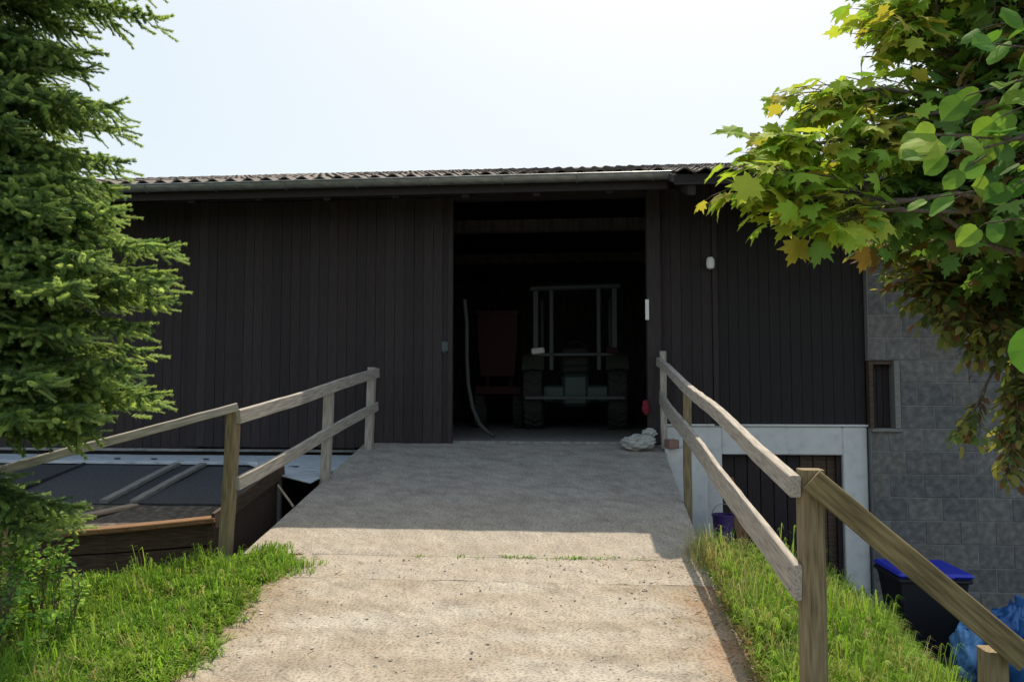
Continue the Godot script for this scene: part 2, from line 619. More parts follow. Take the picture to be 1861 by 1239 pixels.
func boards(parent: Node, x0: float, x1: float, y0: float, y1: float, z: float, w: float, thick: float, mats: Array) -> void:
	var n := int(round((x1 - x0) / w))
	w = (x1 - x0) / n
	for i in n:
		var dz := rng.randf_range(-0.002, 0.002)
		var m: Material = mats[rng.randi() % mats.size()]
		var o := part("board", boxmesh(Vector3(w - 0.0035, y1 - y0, thick), 0.002), m, parent, Transform3D(Basis(), Vector3(x0 + w * (i + 0.5), (y0 + y1) / 2 + rng.randf_range(-0.008, 0.008), z + dz)))
		o.rotation.z = rng.randf_range(-0.0006, 0.0006)

func make_barn() -> void:
	var barn := thing("barn", "long dark brown boarded barn with tiled roof and open drive-in doorway", "barn")
	# upper front wall behind the boards
	var wl := bx("front_wall", Vector3(-13, -1.1, -10.98), Vector3(-1.84, 3.0, -10.83), M.black, barn, 0)
	wl.position = Vector3.ZERO
	var st := stool()
	for b in [[Vector3(-13, -1.05, -10.98), Vector3(-1.84, 2.98, -10.83)], [Vector3(-1.84, 2.63, -10.98), Vector3(0.86, 2.98, -10.83)], [Vector3(0.86, -0.46, -10.98), Vector3(3.60, 2.98, -10.83)]]:
		cbox(st, b[1] - b[0], 0.0, Transform3D(Basis(), (b[0] + b[1]) / 2))
	wl.mesh = st.commit()
	boards(wl, -9.2, -5.4, -0.80, 2.93, -10.815, 0.135, 0.024, M.dark)
	bx("board_run", Vector3(-13, -0.80, -10.83), Vector3(-9.21, 2.93, -10.803), M.dark[1], wl)
	boards(wl, -1.84, 0.80, 2.64, 2.93, -10.815, 0.24, 0.024, M.dark)
	boards(wl, 0.99, 1.66, -0.46, 2.93, -10.79, 0.135, 0.03, M.dark)
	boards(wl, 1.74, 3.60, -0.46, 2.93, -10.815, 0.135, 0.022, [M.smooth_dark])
	bx("corner_batten", Vector3(1.665, -0.46, -10.83), Vector3(1.735, 2.93, -10.755), M.dark[0], barn)
	bx("lintel", Vector3(-1.95, 2.60, -10.80), Vector3(0.80, 2.70, -10.70), M.dark[1], barn)
	bx("door_jamb", Vector3(0.80, -0.69, -10.90), Vector3(0.98, 2.93, -10.64), M.dark[0], barn)
	bx("threshold", Vector3(-1.85, -0.73, -10.84), Vector3(0.80, -0.672, -10.73), M.slabside, barn)
	# sliding door leaf, pushed to the left of the opening
	var door := part("sliding_door", boxmesh(Vector3(3.70, 3.32, 0.03), 0.0), M.black, barn, Transform3D(Basis(), Vector3(-3.66, 0.93, -10.725)))
	st = stool()
	var n := 28
	for i in n:
		var w := 3.72 / n
		var o := part("board", boxmesh(Vector3(w - 0.0035, 3.40, 0.024), 0.002), M.dark[rng.randi() % 5], door, Transform3D(Basis(), Vector3(-1.86 + w * (i + 0.5), rng.randf_range(-0.006, 0.006), 0.028 + rng.randf_range(-0.004, 0.004))))
		o.rotation.z = rng.randf_range(-0.0006, 0.0006)
	bx("edge_strip", Vector3(1.80, -1.70, -0.02), Vector3(1.865, 1.70, 0.055), M.dark[0], door)
	bx("latch_plate", Vector3(1.72, -0.40, 0.042), Vector3(1.80, -0.27, 0.052), M.frame, door)
	part("handle", tubemesh([Vector3(1.76, -0.27, 0.045), Vector3(1.76, -0.27, 0.09), Vector3(1.76, -0.42, 0.09), Vector3(1.76, -0.42, 0.045)], [0.01, 0.01, 0.01, 0.01]), M.frame, door)
	bx("door_track", Vector3(-5.9, 2.64, -10.70), Vector3(-0.9, 2.70, -10.63), M.dark[1], barn)
	# lower storey: dark base, white painted wall round the lower doorway
	bx("foundation", Vector3(-13, -3.0, -21.0), Vector3(8, -0.80, -10.99), M.black, barn, 0)
	bx("upper_floor", Vector3(-13, -0.79, -21.0), Vector3(8, -0.685, -10.85), M.slabside, barn, 0)
	var low := part("lower_wall", ArrayMesh.new(), M.white, barn)
	st = stool()
	for b in [[Vector3(0.985, -3.0, -10.985), Vector3(1.76, -0.465, -10.78)], [Vector3(3.29, -3.0, -10.985), Vector3(3.60, -0.465, -10.78)], [Vector3(1.7605, -0.83, -10.985), Vector3(3.2895, -0.465, -10.7805)]]:
		cbox(st, b[1] - b[0], 0.012, Transform3D(Basis(), (b[0] + b[1]) / 2))
	low.mesh = st.commit()
	bx("wall_cap", Vector3(0.985, -0.462, -10.86), Vector3(3.61, -0.435, -10.755), M.white, low)
	bx("abutment", Vector3(0.984, -3.0, -10.775), Vector3(1.50, -0.72, -10.30), M.white, barn, 0.02)
	var ldoor := bx("lower_door", Vector3(1.765, -3.0, -10.96), Vector3(3.285, -0.835, -10.93), M.black, barn, 0)
	for i in 9:
		var w := 1.52 / 9
		part("board", boxmesh(Vector3(w - 0.012, 2.14, 0.02), 0.004), M.dark[[1, 4, 1, 4, 1, 4, 4, 0, 0][i]] if i < 6 else M.plank, ldoor, Transform3D(Basis(), Vector3(-0.76 + w * (i + 0.5), 0.0, 0.026)))
	bx("door_frame", Vector3(0.70, -1.08, 0.02), Vector3(0.757, 1.08, 0.10), M.dark[3], ldoor)
	# side, back and roof
	for x in [-13.0, 7.9]:
		var poly := [Vector2(-10.86, -1.0), Vector2(-10.86, 2.92), Vector2(-16.0, 4.44), Vector2(-21.0, 2.92), Vector2(-21.0, -1.0)]
		var xf := Transform3D(Basis(Vector3(0, 0, 1), Vector3(0, 1, 0), Vector3(-1, 0, 0)), Vector3(x, 0, 0))
		part("gable_wall", prism(poly, 0.16, xf), M.dark[1], barn)
	bx("back_wall", Vector3(-12.9, -1.0, -21.15), Vector3(7.8, 2.9, -21.0), M.inner, barn, 0)
	bx("partition_wall", Vector3(-6.2, -0.68, -20.9), Vector3(-6.1, 3.0, -11.0), M.inner, barn, 0)
	bx("partition_wall", Vector3(3.45, -0.68, -20.9), Vector3(3.55, 3.0, -11.0), M.inner, barn, 0)
	# posts and tie beams inside
	for x in [-4.2, 1.6]:
		for zz in [-13.6, -17.0]:
			bx("inner_post", Vector3(x, -0.68, zz), Vector3(x + 0.18, 3.0, zz + 0.18), M.inner, barn)
	for zz in [-13.6, -17.0]:
		bx("tie_beam", Vector3(-6.1, 2.7, zz), Vector3(3.45, 2.9, zz + 0.18), M.inner, barn)
	make_roof(barn)

func roof_prism(x0: float, x1: float, ze: float) -> ArrayMesh:
	var y0 := EAVE_Y + (EAVE_Z - ze) * TS
	var yr := EAVE_Y + 6.2 * TS
	var yb := yr - 5.9 * TS
	var poly := [Vector2(ze, y0 - 0.10), Vector2(ze, y0 - 0.012), Vector2(-16.0, yr - 0.012), Vector2(-16.0, yr - 0.13)]
	var poly2 := [Vector2(-16.0, yr - 0.13), Vector2(-16.0, yr - 0.012), Vector2(-21.9, yb - 0.012), Vector2(-21.9, yb - 0.13)]
	var xf := Transform3D(Basis(Vector3(0, 0, 1), Vector3(0, 1, 0), Vector3(-1, 0, 0)), Vector3((x0 + x1) / 2, 0, 0))
	var st := stool()
	st.append_from(prism(poly, x1 - x0, xf), 0, Transform3D())
	st.append_from(prism(poly2, x1 - x0, xf), 0, Transform3D())
	return st.commit()

# one pan tile: a waved strip w wide, l long, lower end at the origin, running up the slope (-z)
func tile_mesh(w: float, l: float) -> ArrayMesh:
	var st := stool()
	var n := 8
	var prof := []
	for i in n + 1:
		var t := float(i) / n
		prof.append(Vector2((t - 0.5) * w, 0.024 * sin(t * TAU - 0.6) + 0.022))
	for i in n:
		var a: Vector2 = prof[i]
		var b: Vector2 = prof[i + 1]
		var th := 0.016
		var lift := 0.018
		var A := Vector3(a.x, a.y + lift, 0)
		var B := Vector3(b.x, b.y + lift, 0)
		var C := Vector3(b.x, b.y, -l)
		var D := Vector3(a.x, a.y, -l)
		face(st, [A, B, C, D], Vector3(0, -5, -l / 2))
		face(st, [A, B, B - Vector3(0, th, 0), A - Vector3(0, th, 0)], Vector3(0, 0, -9))
		face(st, [A - Vector3(0, th, 0), B - Vector3(0, th, 0), C - Vector3(0, th, 0), D - Vector3(0, th, 0)], Vector3(0, 5, -l / 2))
	return st.commit()

func make_roof(barn: Node3D) -> void:
	var roof := part("roof", roof_prism(-13.4, 1.0, EAVE_Z), M.black, barn)
	part("roof", roof_prism(1.001, 8.4, -9.1), M.black, barn)
	var w := 0.235
	var l := 0.36
	var tm := tile_mesh(w - 0.004, l + 0.06)
	var tilt := Basis(Vector3.RIGHT, atan(TS))
	var xf0 := []
	var cs := []
	var fronts := 0
	var tiles := [M.tile, retint(M.tile, Color(0.82, 0.8, 0.8)), retint(M.tile, Color(0.9, 0.95, 0.88))]
	var nx := int(21.6 / w)
	var slope_len := 1.0 / sqrt(1 + TS * TS)
	for r in 20:
		for i in nx:
			var x := -13.3 + w * (i + 0.5)
			var ze := (-9.1 if x > 1.0 else EAVE_Z) + 0.05
			var zz := ze - r * l * slope_len
			if zz < -16.0: continue
			var p := Vector3(x + rng.randf_range(-0.004, 0.004), EAVE_Y + (EAVE_Z - zz) * TS + 0.002 + rng.randf_range(0, 0.008), zz + rng.randf_range(-0.01, 0.01))
			var b := tilt * Basis(Vector3.UP, rng.randf_range(-0.012, 0.012))
			if r == 0 and x > -9.5 and x < 5.5:
				part("tile", tm, tiles[rng.randi() % 3], roof, Transform3D(b, p))
				fronts += 1
			else:
				xf0.append(Transform3D(b, p))
				var g := rng.randf_range(0.7, 1.0)
				cs.append(Color(g, g, g))
	var mt: StandardMaterial3D = M.tile.duplicate()
	mt.vertex_color_use_as_albedo = true
	many("tiles", tm, mt, xf0, cs, roof)
	part("ridge_cap", tubemesh([Vector3(-13.4, 4.40, -16.0), Vector3(8.4, 4.40, -16.0)], [0.09, 0.09], 10), M.tile, roof)
	# fascia boards, soffit rafters
	bx("fascia", Vector3(-13.4, EAVE_Y - 0.20, EAVE_Z - 0.03), Vector3(1.0, EAVE_Y - 0.02, EAVE_Z - 0.004), M.dark[1], barn)
	bx("fascia", Vector3(1.005, EAVE_Y - 0.33, -9.13), Vector3(8.4, EAVE_Y - 0.235, -9.104), M.dark[1], barn)
	var x := -9.6
	while x < 5.6:
		var ze := -9.16 if x > 1.0 else EAVE_Z - 0.05
		var ye := EAVE_Y + (EAVE_Z - ze) * TS - 0.18
		beam("rafter", Vector3(x, ye, ze), Vector3(x, ye + (ze + 10.82) * TS, -10.82), 0.13, 0.09, M.dark[1], barn)
		x += 0.9
	# half-round gutter, open at the top
	var gutter_st := stool()
	var rows := []
	var segs := 12
	for i in 2:
		var gx := -13.4 if i == 0 else 1.06
		var r := []
		for s in segs + 1:
			var a := PI + PI * s / segs
			r.append(Vector3(gx, EAVE_Y - 0.035 + 0.075 * sin(a), EAVE_Z + 0.085 + 0.075 * cos(a)))
		for s in segs + 1:
			var a := TAU - PI * s / segs
			r.append(Vector3(gx, EAVE_Y - 0.033 + 0.069 * sin(a), EAVE_Z + 0.085 + 0.069 * cos(a)))
		rows.append(r)
	for s in rows[0].size() - 1:
		var outer: bool = s < segs
		var c := Vector3(-6, EAVE_Y - 0.035, EAVE_Z + 0.085)
		var q := [rows[0][s], rows[0][s + 1], rows[1][s + 1], rows[1][s]]
		face(gutter_st, q, c if outer else c + Vector3(0, -1, 0))
	var gut := part("gutter", gutter_st.commit(), M.zinc, barn)
	part("gutter_bead", tubemesh([Vector3(-13.4, EAVE_Y - 0.03, EAVE_Z + 0.163), Vector3(1.06, EAVE_Y - 0.03, EAVE_Z + 0.163)], [0.011, 0.011], 6), M.zinc, gut)
	x = -9.3
	while x < 1.0:
		var pts := []
		for s in 9:
			var a := PI + PI * s / 8
			pts.append(Vector3(x, EAVE_Y - 0.035 + 0.081 * sin(a), EAVE_Z + 0.085 + 0.081 * cos(a)))
		part("gutter_bracket", tubemesh(pts, [0.009, 0.009, 0.009, 0.009, 0.009, 0.009, 0.009, 0.009, 0.009], 5), M.zinc, gut)
		x += 0.92
	part("gutter_end", boxmesh(Vector3(0.006, 0.09, 0.15), 0), M.zinc, gut, Transform3D(Basis(), Vector3(1.064, EAVE_Y - 0.07, EAVE_Z + 0.085)))

# ---------------------------------------------------------------- concrete block wall beside the lower doorway
func make_block_wall() -> void:
	var wall := thing("block_wall", "grey concrete block annex wall with a small dark window beside the white doorway", "wall")
	var backing := part("mortar", ArrayMesh.new(), M.mortar, wall)
	var st := stool()
	for b in [[Vector3(3.615, -3.1, -10.98), Vector3(7.8, -0.482, -10.698)], [Vector3(3.985, -0.481, -10.98), Vector3(7.8, 0.389, -10.699)], [Vector3(3.615, 0.39, -10.98), Vector3(7.8, 2.86, -10.698)]]:
		cbox(st, b[1] - b[0], 0, Transform3D(Basis(), (b[0] + b[1]) / 2))
	backing.mesh = st.commit()
	var ch := 0.29
	for k in 20:
		var y0 := -2.80 + ch * k
		if y0 > 2.55: break
		var x := 3.62 if not (k >= 8 and k < 11) else 3.99
		var first := true
		while x < 6.6:
			var w := 0.42
			if first and k % 2 == 1: w = 0.21
			first = false
			var m := boxmesh(Vector3(w - 0.010, ch - 0.010, 0.05), 0.006)
			var o := part("block", m, M.block[rng.randi() % 4], wall, Transform3D(Basis(), Vector3(x + w / 2, y0 + ch / 2, -10.715 + rng.randf_range(-0.004, 0.004))))
			o.rotation = Vector3(rng.randf_range(-0.006, 0.006), rng.randf_range(-0.006, 0.006), rng.randf_range(-0.003, 0.003))
			x += w
	var win := bx("window", Vector3(3.62, -0.478, -10.97), Vector3(3.98, 0.386, -10.93), M.black, wall, 0)
	bx("window_frame", Vector3(-0.18, -0.43, 0.02), Vector3(-0.13, 0.43, 0.24), M.plank, win)
	bx("window_frame", Vector3(0.11, -0.43, 0.02), Vector3(0.18, 0.43, 0.30), M.batten, win)
	bx("window_frame", Vector3(-0.13, 0.385, 0.02), Vector3(0.11, 0.43, 0.24), M.plank, win)
	bx("sill", Vector3(-0.18, -0.475, 0.03), Vector3(0.20, -0.432, 0.30), M.batten, win)
	for k in 3:
		bx("shutter_board", Vector3(-0.13 + k * 0.08, -0.43, 0.10), Vector3(-0.054 + k * 0.08, 0.385, 0.12), M.dark[k], win)

# ---------------------------------------------------------------- low felt-roofed shed in the pit, pale sheets behind it
func make_low_shed() -> void:
	var shed := thing("low_shed", "low dark shed with felt panel roof and bowed brown front below the railing", "shed")
	# upper roof: felt panels from the back edge down to the step
	var xs := [-3.50, -4.72, -5.02, -6.25, -7.5, -8.8]
	var zb := -9.62
	var zf := -8.05
	for i in xs.size() - 1:
		var x1: float = xs[i] - 0.015
		var x0: float = xs[i + 1] + 0.015
		var a := Vector3((x0 + x1) / 2, -0.925, zb)
		var b := Vector3((x0 + x1) / 2, -1.185, zf)
		part("felt_panel", worn_beam(Vector3((b - a).length(), 0.03, x1 - x0), 0.004), M.felt[i % 2], shed, beam_xf(a, b))
	for x in [-4.70, -5.03, -6.24, -7.49]:
		beam("batten", Vector3(x, -0.89, zb), Vector3(x, -1.15, zf), 0.045, 0.085 if x > -5.5 else 0.04, M.batten if x > -5.5 else M.felt[1], shed)
	beam("roof_edge_board", Vector3(-3.47, -0.915, -9.0), Vector3(-3.50, -1.22, -7.35), 0.16, 0.035, M.plank, shed)
	# lower apron: felt skirt that sags towards a bowed front edge
	var rows := []
	for i in 9:
		var t := i / 8.0
		var r := []
		for j in 25:
			var s := j / 24.0
			var x := lerpf(-3.52, -8.6, s)
			var bow := sin(clampf(s * 2.1, 0, 1) * PI * 0.5)
			var zfront := -7.42 + 0.28 * bow
			var y := lerpf(-1.185, -1.205 - 0.15 * bow, t) - 0.02 * sin(t * PI)
			r.append(Vector3(x, y + 0.004 * sin(x * 9), lerpf(zf + 0.02, zfront, t)))
		rows.append(r)
	part("felt_apron", sheet(rows), M.felt[2], shed)
	# edge plank following the bow
	var pts := []
	for j in 21:
		var s := j / 20.0
		var bow := sin(clampf(s * 2.1, 0, 1) * PI * 0.5)
		pts.append(Vector3(lerpf(-3.50, -8.6, s), -1.21 - 0.15 * bow, -7.41 + 0.28 * bow))
	var st := stool()
	for j in 20:
		var xf := beam_xf(pts[j], pts[j + 1])
		cbox(st, Vector3((pts[j + 1] - pts[j]).length() + 0.004, 0.05, 0.20), 0.008, xf)
	part("edge_plank", st.commit(), M.orange, shed)
	# front and side cladding
	var low := 0
	for k in 5:
		var y := -1.355 - k * 0.235
		var p2 := []
		for j in 11:
			var s := j / 10.0
			var bow := sin(clampf(s * 2.1, 0, 1) * PI * 0.5)
			p2.append(Vector3(lerpf(-3.55, -8.5, s), y - 0.11 * bow, -7.50 + 0.26 * bow))
		st = stool()
		for j in 10:
			cbox(st, Vector3((p2[j + 1] - p2[j]).length() + 0.003, 0.222, 0.03), 0.005, beam_xf(p2[j], p2[j + 1]))
		part("front_plank", st.commit(), M.plank, shed)
	for k in 7:
		var z0 := -8.98 + k * 0.21
		var top := -1.0 - (z0 + 9.0) * 0.185
		bx("side_plank", Vector3(-3.56, -2.5, z0), Vector3(-3.53, top, z0 + 0.20), M.plank, shed)
	bx("back_panel", Vector3(-3.56, -2.5, -9.05), Vector3(-3.50, -1.02, -8.985), M.batten, shed)
	bx("corner_post", Vector3(-3.60, -2.5, -7.50), Vector3(-3.52, -1.27, -7.42), M.plank, shed)
	part("loose_board", worn_beam(Vector3(1.35, 0.035, 0.13), 0.006), M.tan, shed, beam_xf(Vector3(-4.75, -1.20, -7.95), Vector3(-5.35, -1.315, -7.02)))
	bx("inner_wall", Vector3(-8.6, -2.6, -9.6), Vector3(-3.6, -1.02, -9.5), M.black, shed, 0)

	# pale sheets between shed and barn
	var sh := thing("pale_sheet_roof", "flat pale blue-grey sheets laid along the barn foot behind the low shed", "roof sheets")
	var cx := -3.02
	for i in 5:
		var w := 1.1
		var zf2 := -8.75 if i == 0 else -9.55
		var y0 := -0.885 + 0.002 * (i % 2)
		if i == 0:
			# the first sheet runs further out beside the ramp
			st = stool()
			var P := [Vector3(-3.02, -0.87, -10.70), Vector3(-4.1, -0.87, -10.70), Vector3(-4.1, -0.885, -9.5), Vector3(-3.55, -0.95, -8.98), Vector3(-3.02, -1.0, -8.62)]
			var q := []
			for p in P: q.append(p - Vector3(0, 0.012, 0))
			face(st, P.duplicate(), Vector3(-3.5, -5, -9.8))
			face(st, q.duplicate(), Vector3(-3.5, 5, -9.8))
			for k in 5:
				var k2 := (k + 1) % 5
				face(st, [P[k], P[k2], q[k2], q[k]], Vector3(-3.5, -0.95, -9.8))
			part("sheet", st.commit(), M.pale, sh)
		else:
			bx("sheet", Vector3(cx - w, y0 - 0.012, -10.70), Vector3(cx - 0.01, y0, zf2), M.pale, sh, 0.002)
		cx -= w
	bx("front_batten", Vector3(-8.6, -0.905, -9.60), Vector3(-4.0, -0.868, -9.535), M.pale, sh)
	for x in [-4.9, -5.6, -6.1]:
		bx("screw_washer", Vector3(x, -0.881, -10.0), Vector3(x + 0.06, -0.868, -9.94), M.rubber, sh)
	bx("wall_flashing", Vector3(-8.6, -0.84, -10.79), Vector3(-3.05, -0.80, -10.765), M.zinc, sh)

# ---------------------------------------------------------------- railings
func make_railings() -> void:
	var L := thing("timber_handrail", "weathered timber handrail on the ramp side above the low shed", "handrail")
	var tops := [Vector3(-3.17, -0.17, -7.0), Vector3(-2.95, 0.03, -9.0), Vector3(-2.82, 0.31, -10.4)]
	var feet := [Vector3(-3.25, -1.9, -7.0), Vector3(-2.99, -1.25, -9.0), Vector3(-2.85, -0.95, -10.4)]
	for i in 3:
		part("post", worn_beam(Vector3((tops[i] - feet[i]).length(), 0.115, 0.10), 0.012), M.post if i == 0 else M.rail, L, beam_xf(feet[i], tops[i], Vector3.FORWARD))
	# the boards are nailed to the faces of the posts that look at the drive
	beam("top_rail", Vector3(-3.10, -0.235, -6.95), Vector3(-2.76, 0.24, -10.47), 0.125, 0.05, M.rail, L)
	beam("lower_rail", Vector3(-3.12, -0.83, -7.0), Vector3(-2.77, -0.20, -10.47), 0.12, 0.045, M.rail, L)
	beam("end_rail", Vector3(-3.13, -0.135, -6.98), Vector3(-4.62, -0.64, -5.95), 0.07, 0.085, M.rail, L)
	part("post", worn_beam(Vector3(1.5, 0.11, 0.10), 0.012), M.post, L, beam_xf(Vector3(-4.6, -2.2, -5.98), Vector3(-4.58, -0.69, -5.98), Vector3.FORWARD))

	var R := thing("timber_handrail", "weathered timber handrail on the ramp side above the white lower doorway", "handrail")
	part("post", worn_beam(Vector3(1.55, 0.125, 0.115), 0.014), M.post, R, beam_xf(Vector3(1.135, -1.95, -4.25), Vector3(1.135, -0.395, -4.25), Vector3.FORWARD))
	part("post", worn_beam(Vector3(2.2, 0.085, 0.08), 0.01), M.post, R, beam_xf(Vector3(1.03, -2.15, -8.4), Vector3(1.03, 0.06, -8.4), Vector3.FORWARD))
	part("post", worn_beam(Vector3(1.25, 0.09, 0.08), 0.01), M.rail, R, beam_xf(Vector3(0.99, -0.74, -10.5), Vector3(0.99, 0.51, -10.5), Vector3.FORWARD))
	beam("top_rail", Vector3(1.045, -0.475, -4.17), Vector3(0.925, 0.385, -10.55), 0.11, 0.055, M.rail, R)
	beam("lower_rail", Vector3(1.045, -0.955, -4.20), Vector3(0.95, -0.09, -10.55), 0.18, 0.04, M.rail, R)
	beam("end_rail", Vector3(1.12, -0.435, -4.16), Vector3(1.995, -1.235, -3.96), 0.12, 0.06, M.rail_dark, R)
	part("post", worn_beam(Vector3(1.1, 0.115, 0.10), 0.012), M.post, R, beam_xf(Vector3(1.90, -2.35, -4.06), Vector3(1.90, -1.18, -4.06), Vector3.FORWARD))
	for p in [Vector3(1.014, -0.44, -4.25), Vector3(1.014, -0.50, -4.25), Vector3(1.014, -0.90, -4.25), Vector3(1.014, -1.0, -4.25)]:
		part("bolt", boxmesh(Vector3(0.012, 0.018, 0.018), 0.004), M.steel, R, Transform3D(Basis(), p))

# ---------------------------------------------------------------- inside the barn
func wheel(parent: Node, r: float, w: float, at: Vector3) -> void:
	var xf := Transform3D(Basis(Vector3(0, 1, 0), Vector3(1, 0, 0), Vector3(0, 0, -1)), at)
	var st := stool()
	lathe(st, [Vector2(r * 0.55, -w * 0.42), Vector2(r * 0.8, -w * 0.5), Vector2(r * 0.94, -w * 0.46), Vector2(r * 0.97, -w * 0.3), Vector2(r * 0.97, w * 0.3), Vector2(r * 0.94, w * 0.46), Vector2(r * 0.8, w * 0.5), Vector2(r * 0.55, w * 0.42)], 28, xf)
	for k in 22:
		for s in [-1, 1]:
			var a := TAU * (k + (0.25 if s > 0 else 0.0)) / 22
			var b := xf * Transform3D(Basis(Vector3.UP, a), Vector3.ZERO) * Transform3D(Basis(Vector3.RIGHT, s * 0.6), Vector3(r * 0.975, s * w * 0.24, 0))
			cbox(st, Vector3(0.05, w * 0.5, 0.045), 0.006, b)
	var tyre := part("wheel", st.commit(), M.rubber, parent)
	st = stool()
	lathe(st, [Vector2(0.02, -w * 0.2), Vector2(r * 0.2, -w * 0.22), Vector2(r * 0.3, -w * 0.1), Vector2(r * 0.5, -w * 0.12), Vector2(r * 0.56, -w * 0.42), Vector2(r * 0.56, w * 0.42), Vector2(r * 0.5, w * 0.12), Vector2(r * 0.3, w * 0.1), Vector2(r * 0.2, w * 0.22), Vector2(0.02, w * 0.2)], 24, xf)
	part("rim", st.commit(), M.fender, tyre)

func make_inside() -> void:
	var o := Vector3(-0.2, -0.68, -14.0)
	var t := thing("tractor", "old greenish tractor with open cab frame parked inside the dark doorway", "tractor", o)
	wheel(t, 0.62, 0.34, Vector3(-0.74, 0.62, -0.55))
	wheel(t, 0.62, 0.34, Vector3(0.74, 0.62, -0.55))
	wheel(t, 0.40, 0.24, Vector3(-0.68, 0.40, -2.75))
	wheel(t, 0.40, 0.24, Vector3(0.68, 0.40, -2.75))
	for s in [-1, 1]:
		# curved fender over the rear wheel
		var rows := []
		for i in 13:
			var a := lerpf(0.62, PI * 0.78, i / 12.0)
			rows.append([Vector3(s * 0.54, 0.62 + 0.72 * sin(a), -0.55 + 0.72 * cos(a)), Vector3(s * 0.73, 0.64 + 0.735 * sin(a), -0.55 + 0.735 * cos(a)), Vector3(s * 0.93, 0.62 + 0.72 * sin(a), -0.55 + 0.72 * cos(a))])
		part("fender", sheet(rows, null, Vector3.UP), M.fender, t)
		part("fender_light", boxmesh(Vector3(0.24, 0.11, 0.06), 0.02), M.lens if s < 0 else M.red, t, Transform3D(Basis(Vector3.FORWARD, s * 0.1), Vector3(s * 0.66, 1.39, -0.28)))
		bx("cab_post", Vector3(s * 0.70 - 0.045, 1.30, -0.35), Vector3(s * 0.70 + 0.045, 2.50, -0.29), M.frame, t)
		bx("cab_post", Vector3(s * 0.42 - 0.035, 1.05, -0.33), Vector3(s * 0.42 + 0.035, 2.50, -0.29), M.frame, t)
		bx("cab_post", Vector3(s * 0.66 - 0.03, 1.0, -1.75), Vector3(s * 0.66 + 0.03, 2.48, -1.69), M.frame, t)
	bx("cab_roof", Vector3(-0.82, 2.48, -1.85), Vector3(0.82, 2.57, -0.24), M.frame, t, 0.03).rotation.z = 0.02
	bx("cab_rail", Vector3(-0.70, 1.30, -0.34), Vector3(0.70, 1.35, -0.29), M.frame, t)
	bx("rear_axle", Vector3(-0.60, 0.48, -0.70), Vector3(0.60, 0.78, -0.40), M.tractor, t, 0.04)
	bx("gearbox", Vector3(-0.24, 0.40, -2.2), Vector3(0.24, 0.98, -0.36), M.tractor, t, 0.06)
	bx("bonnet", Vector3(-0.30, 0.85, -3.3), Vector3(0.30, 1.38, -1.8), M.tractor, t, 0.07)
	bx("seat", Vector3(-0.24, 1.0, -0.95), Vector3(0.24, 1.12, -0.52), M.rubber, t, 0.04)
	bx("seat_back", Vector3(-0.24, 1.12, -0.60), Vector3(0.24, 1.45, -0.50), M.rubber, t, 0.04)
	bx("drawbar", Vector3(-0.86, 0.53, 0.14), Vector3(0.86, 0.59, 0.20), M.frame, t, 0.01)
	part("lift_arm", tubemesh([Vector3(-0.3, 0.5, -0.4), Vector3(-0.42, 0.56, 0.14)], [0.03, 0.025]), M.tractor, t)
	part("lift_arm", tubemesh([Vector3(0.3, 0.5, -0.4), Vector3(0.42, 0.56, 0.14)], [0.03, 0.025]), M.tractor, t)
	var ring := []
	var rr := []
	for i in 25:
		var a := TAU * i / 24
		ring.append(Vector3(0.2 * cos(a), 1.45 + 0.17 * sin(a), -1.35 + 0.1 * sin(a)))
		rr.append(0.014)
	part("steering_wheel", tubemesh(ring, rr, 6), M.rubber, t)
	part("steering_column", tubemesh([Vector3(0, 1.45, -1.35), Vector3(0, 1.1, -1.75)], [0.025, 0.025]), M.rubber, t)

	var im := thing("red_implement", "dull red farm implement with a hopper standing in shadow beside the tractor", "farm implement", Vector3(-1.62, -0.68, -14.9))
	var st := stool()
	var hop := [[-0.36, 2.1, -0.45], [0.36, 2.1, -0.45], [0.36, 2.1, 0.35], [-0.36, 2.1, 0.35]]
	for k in 4:
		var a: Array = hop[k]
		var b: Array = hop[(k + 1) % 4]
		var f := 0.85
		face(st, [Vector3(a[0], 2.1, a[2]), Vector3(b[0], 2.1, b[2]), Vector3(b[0], 1.55, b[2]), Vector3(a[0], 1.55, a[2])], Vector3(0, 1.7, -0.05))
		face(st, [Vector3(a[0], 1.55, a[2]), Vector3(b[0], 1.55, b[2]), Vector3(b[0] * f, 0.95, b[2] * f), Vector3(a[0] * f, 0.95, a[2] * f)], Vector3(0, 1.5, -0.05))
	face(st, [Vector3(-0.36, 2.1, -0.45), Vector3(0.36, 2.1, -0.45), Vector3(0.36, 2.1, 0.35), Vector3(-0.36, 2.1, 0.35)], Vector3(0, 0, 0))
	part("hopper", st.commit(), M.red, im)
	bx("rim_band", Vector3(-0.385, 2.08, -0.475), Vector3(0.385, 2.14, 0.375), M.red, im)
	bx("beam", Vector3(-0.42, 0.62, 0.1), Vector3(0.42, 0.76, 0.24), M.red, im, 0.01)
	bx("beam", Vector3(-0.42, 0.62, -0.4), Vector3(0.42, 0.76, -0.26), M.red, im, 0.01)
	for s in [-1, 1]:
		bx("strut", Vector3(s * 0.22 - 0.03, 0.70, -0.05), Vector3(s * 0.22 + 0.03, 1.1, 0.05), M.red, im, 0.005)
	wheel(im, 0.33, 0.18, Vector3(-0.36, 0.33, -0.08))
	wheel(im, 0.33, 0.18, Vector3(0.36, 0.33, -0.08))

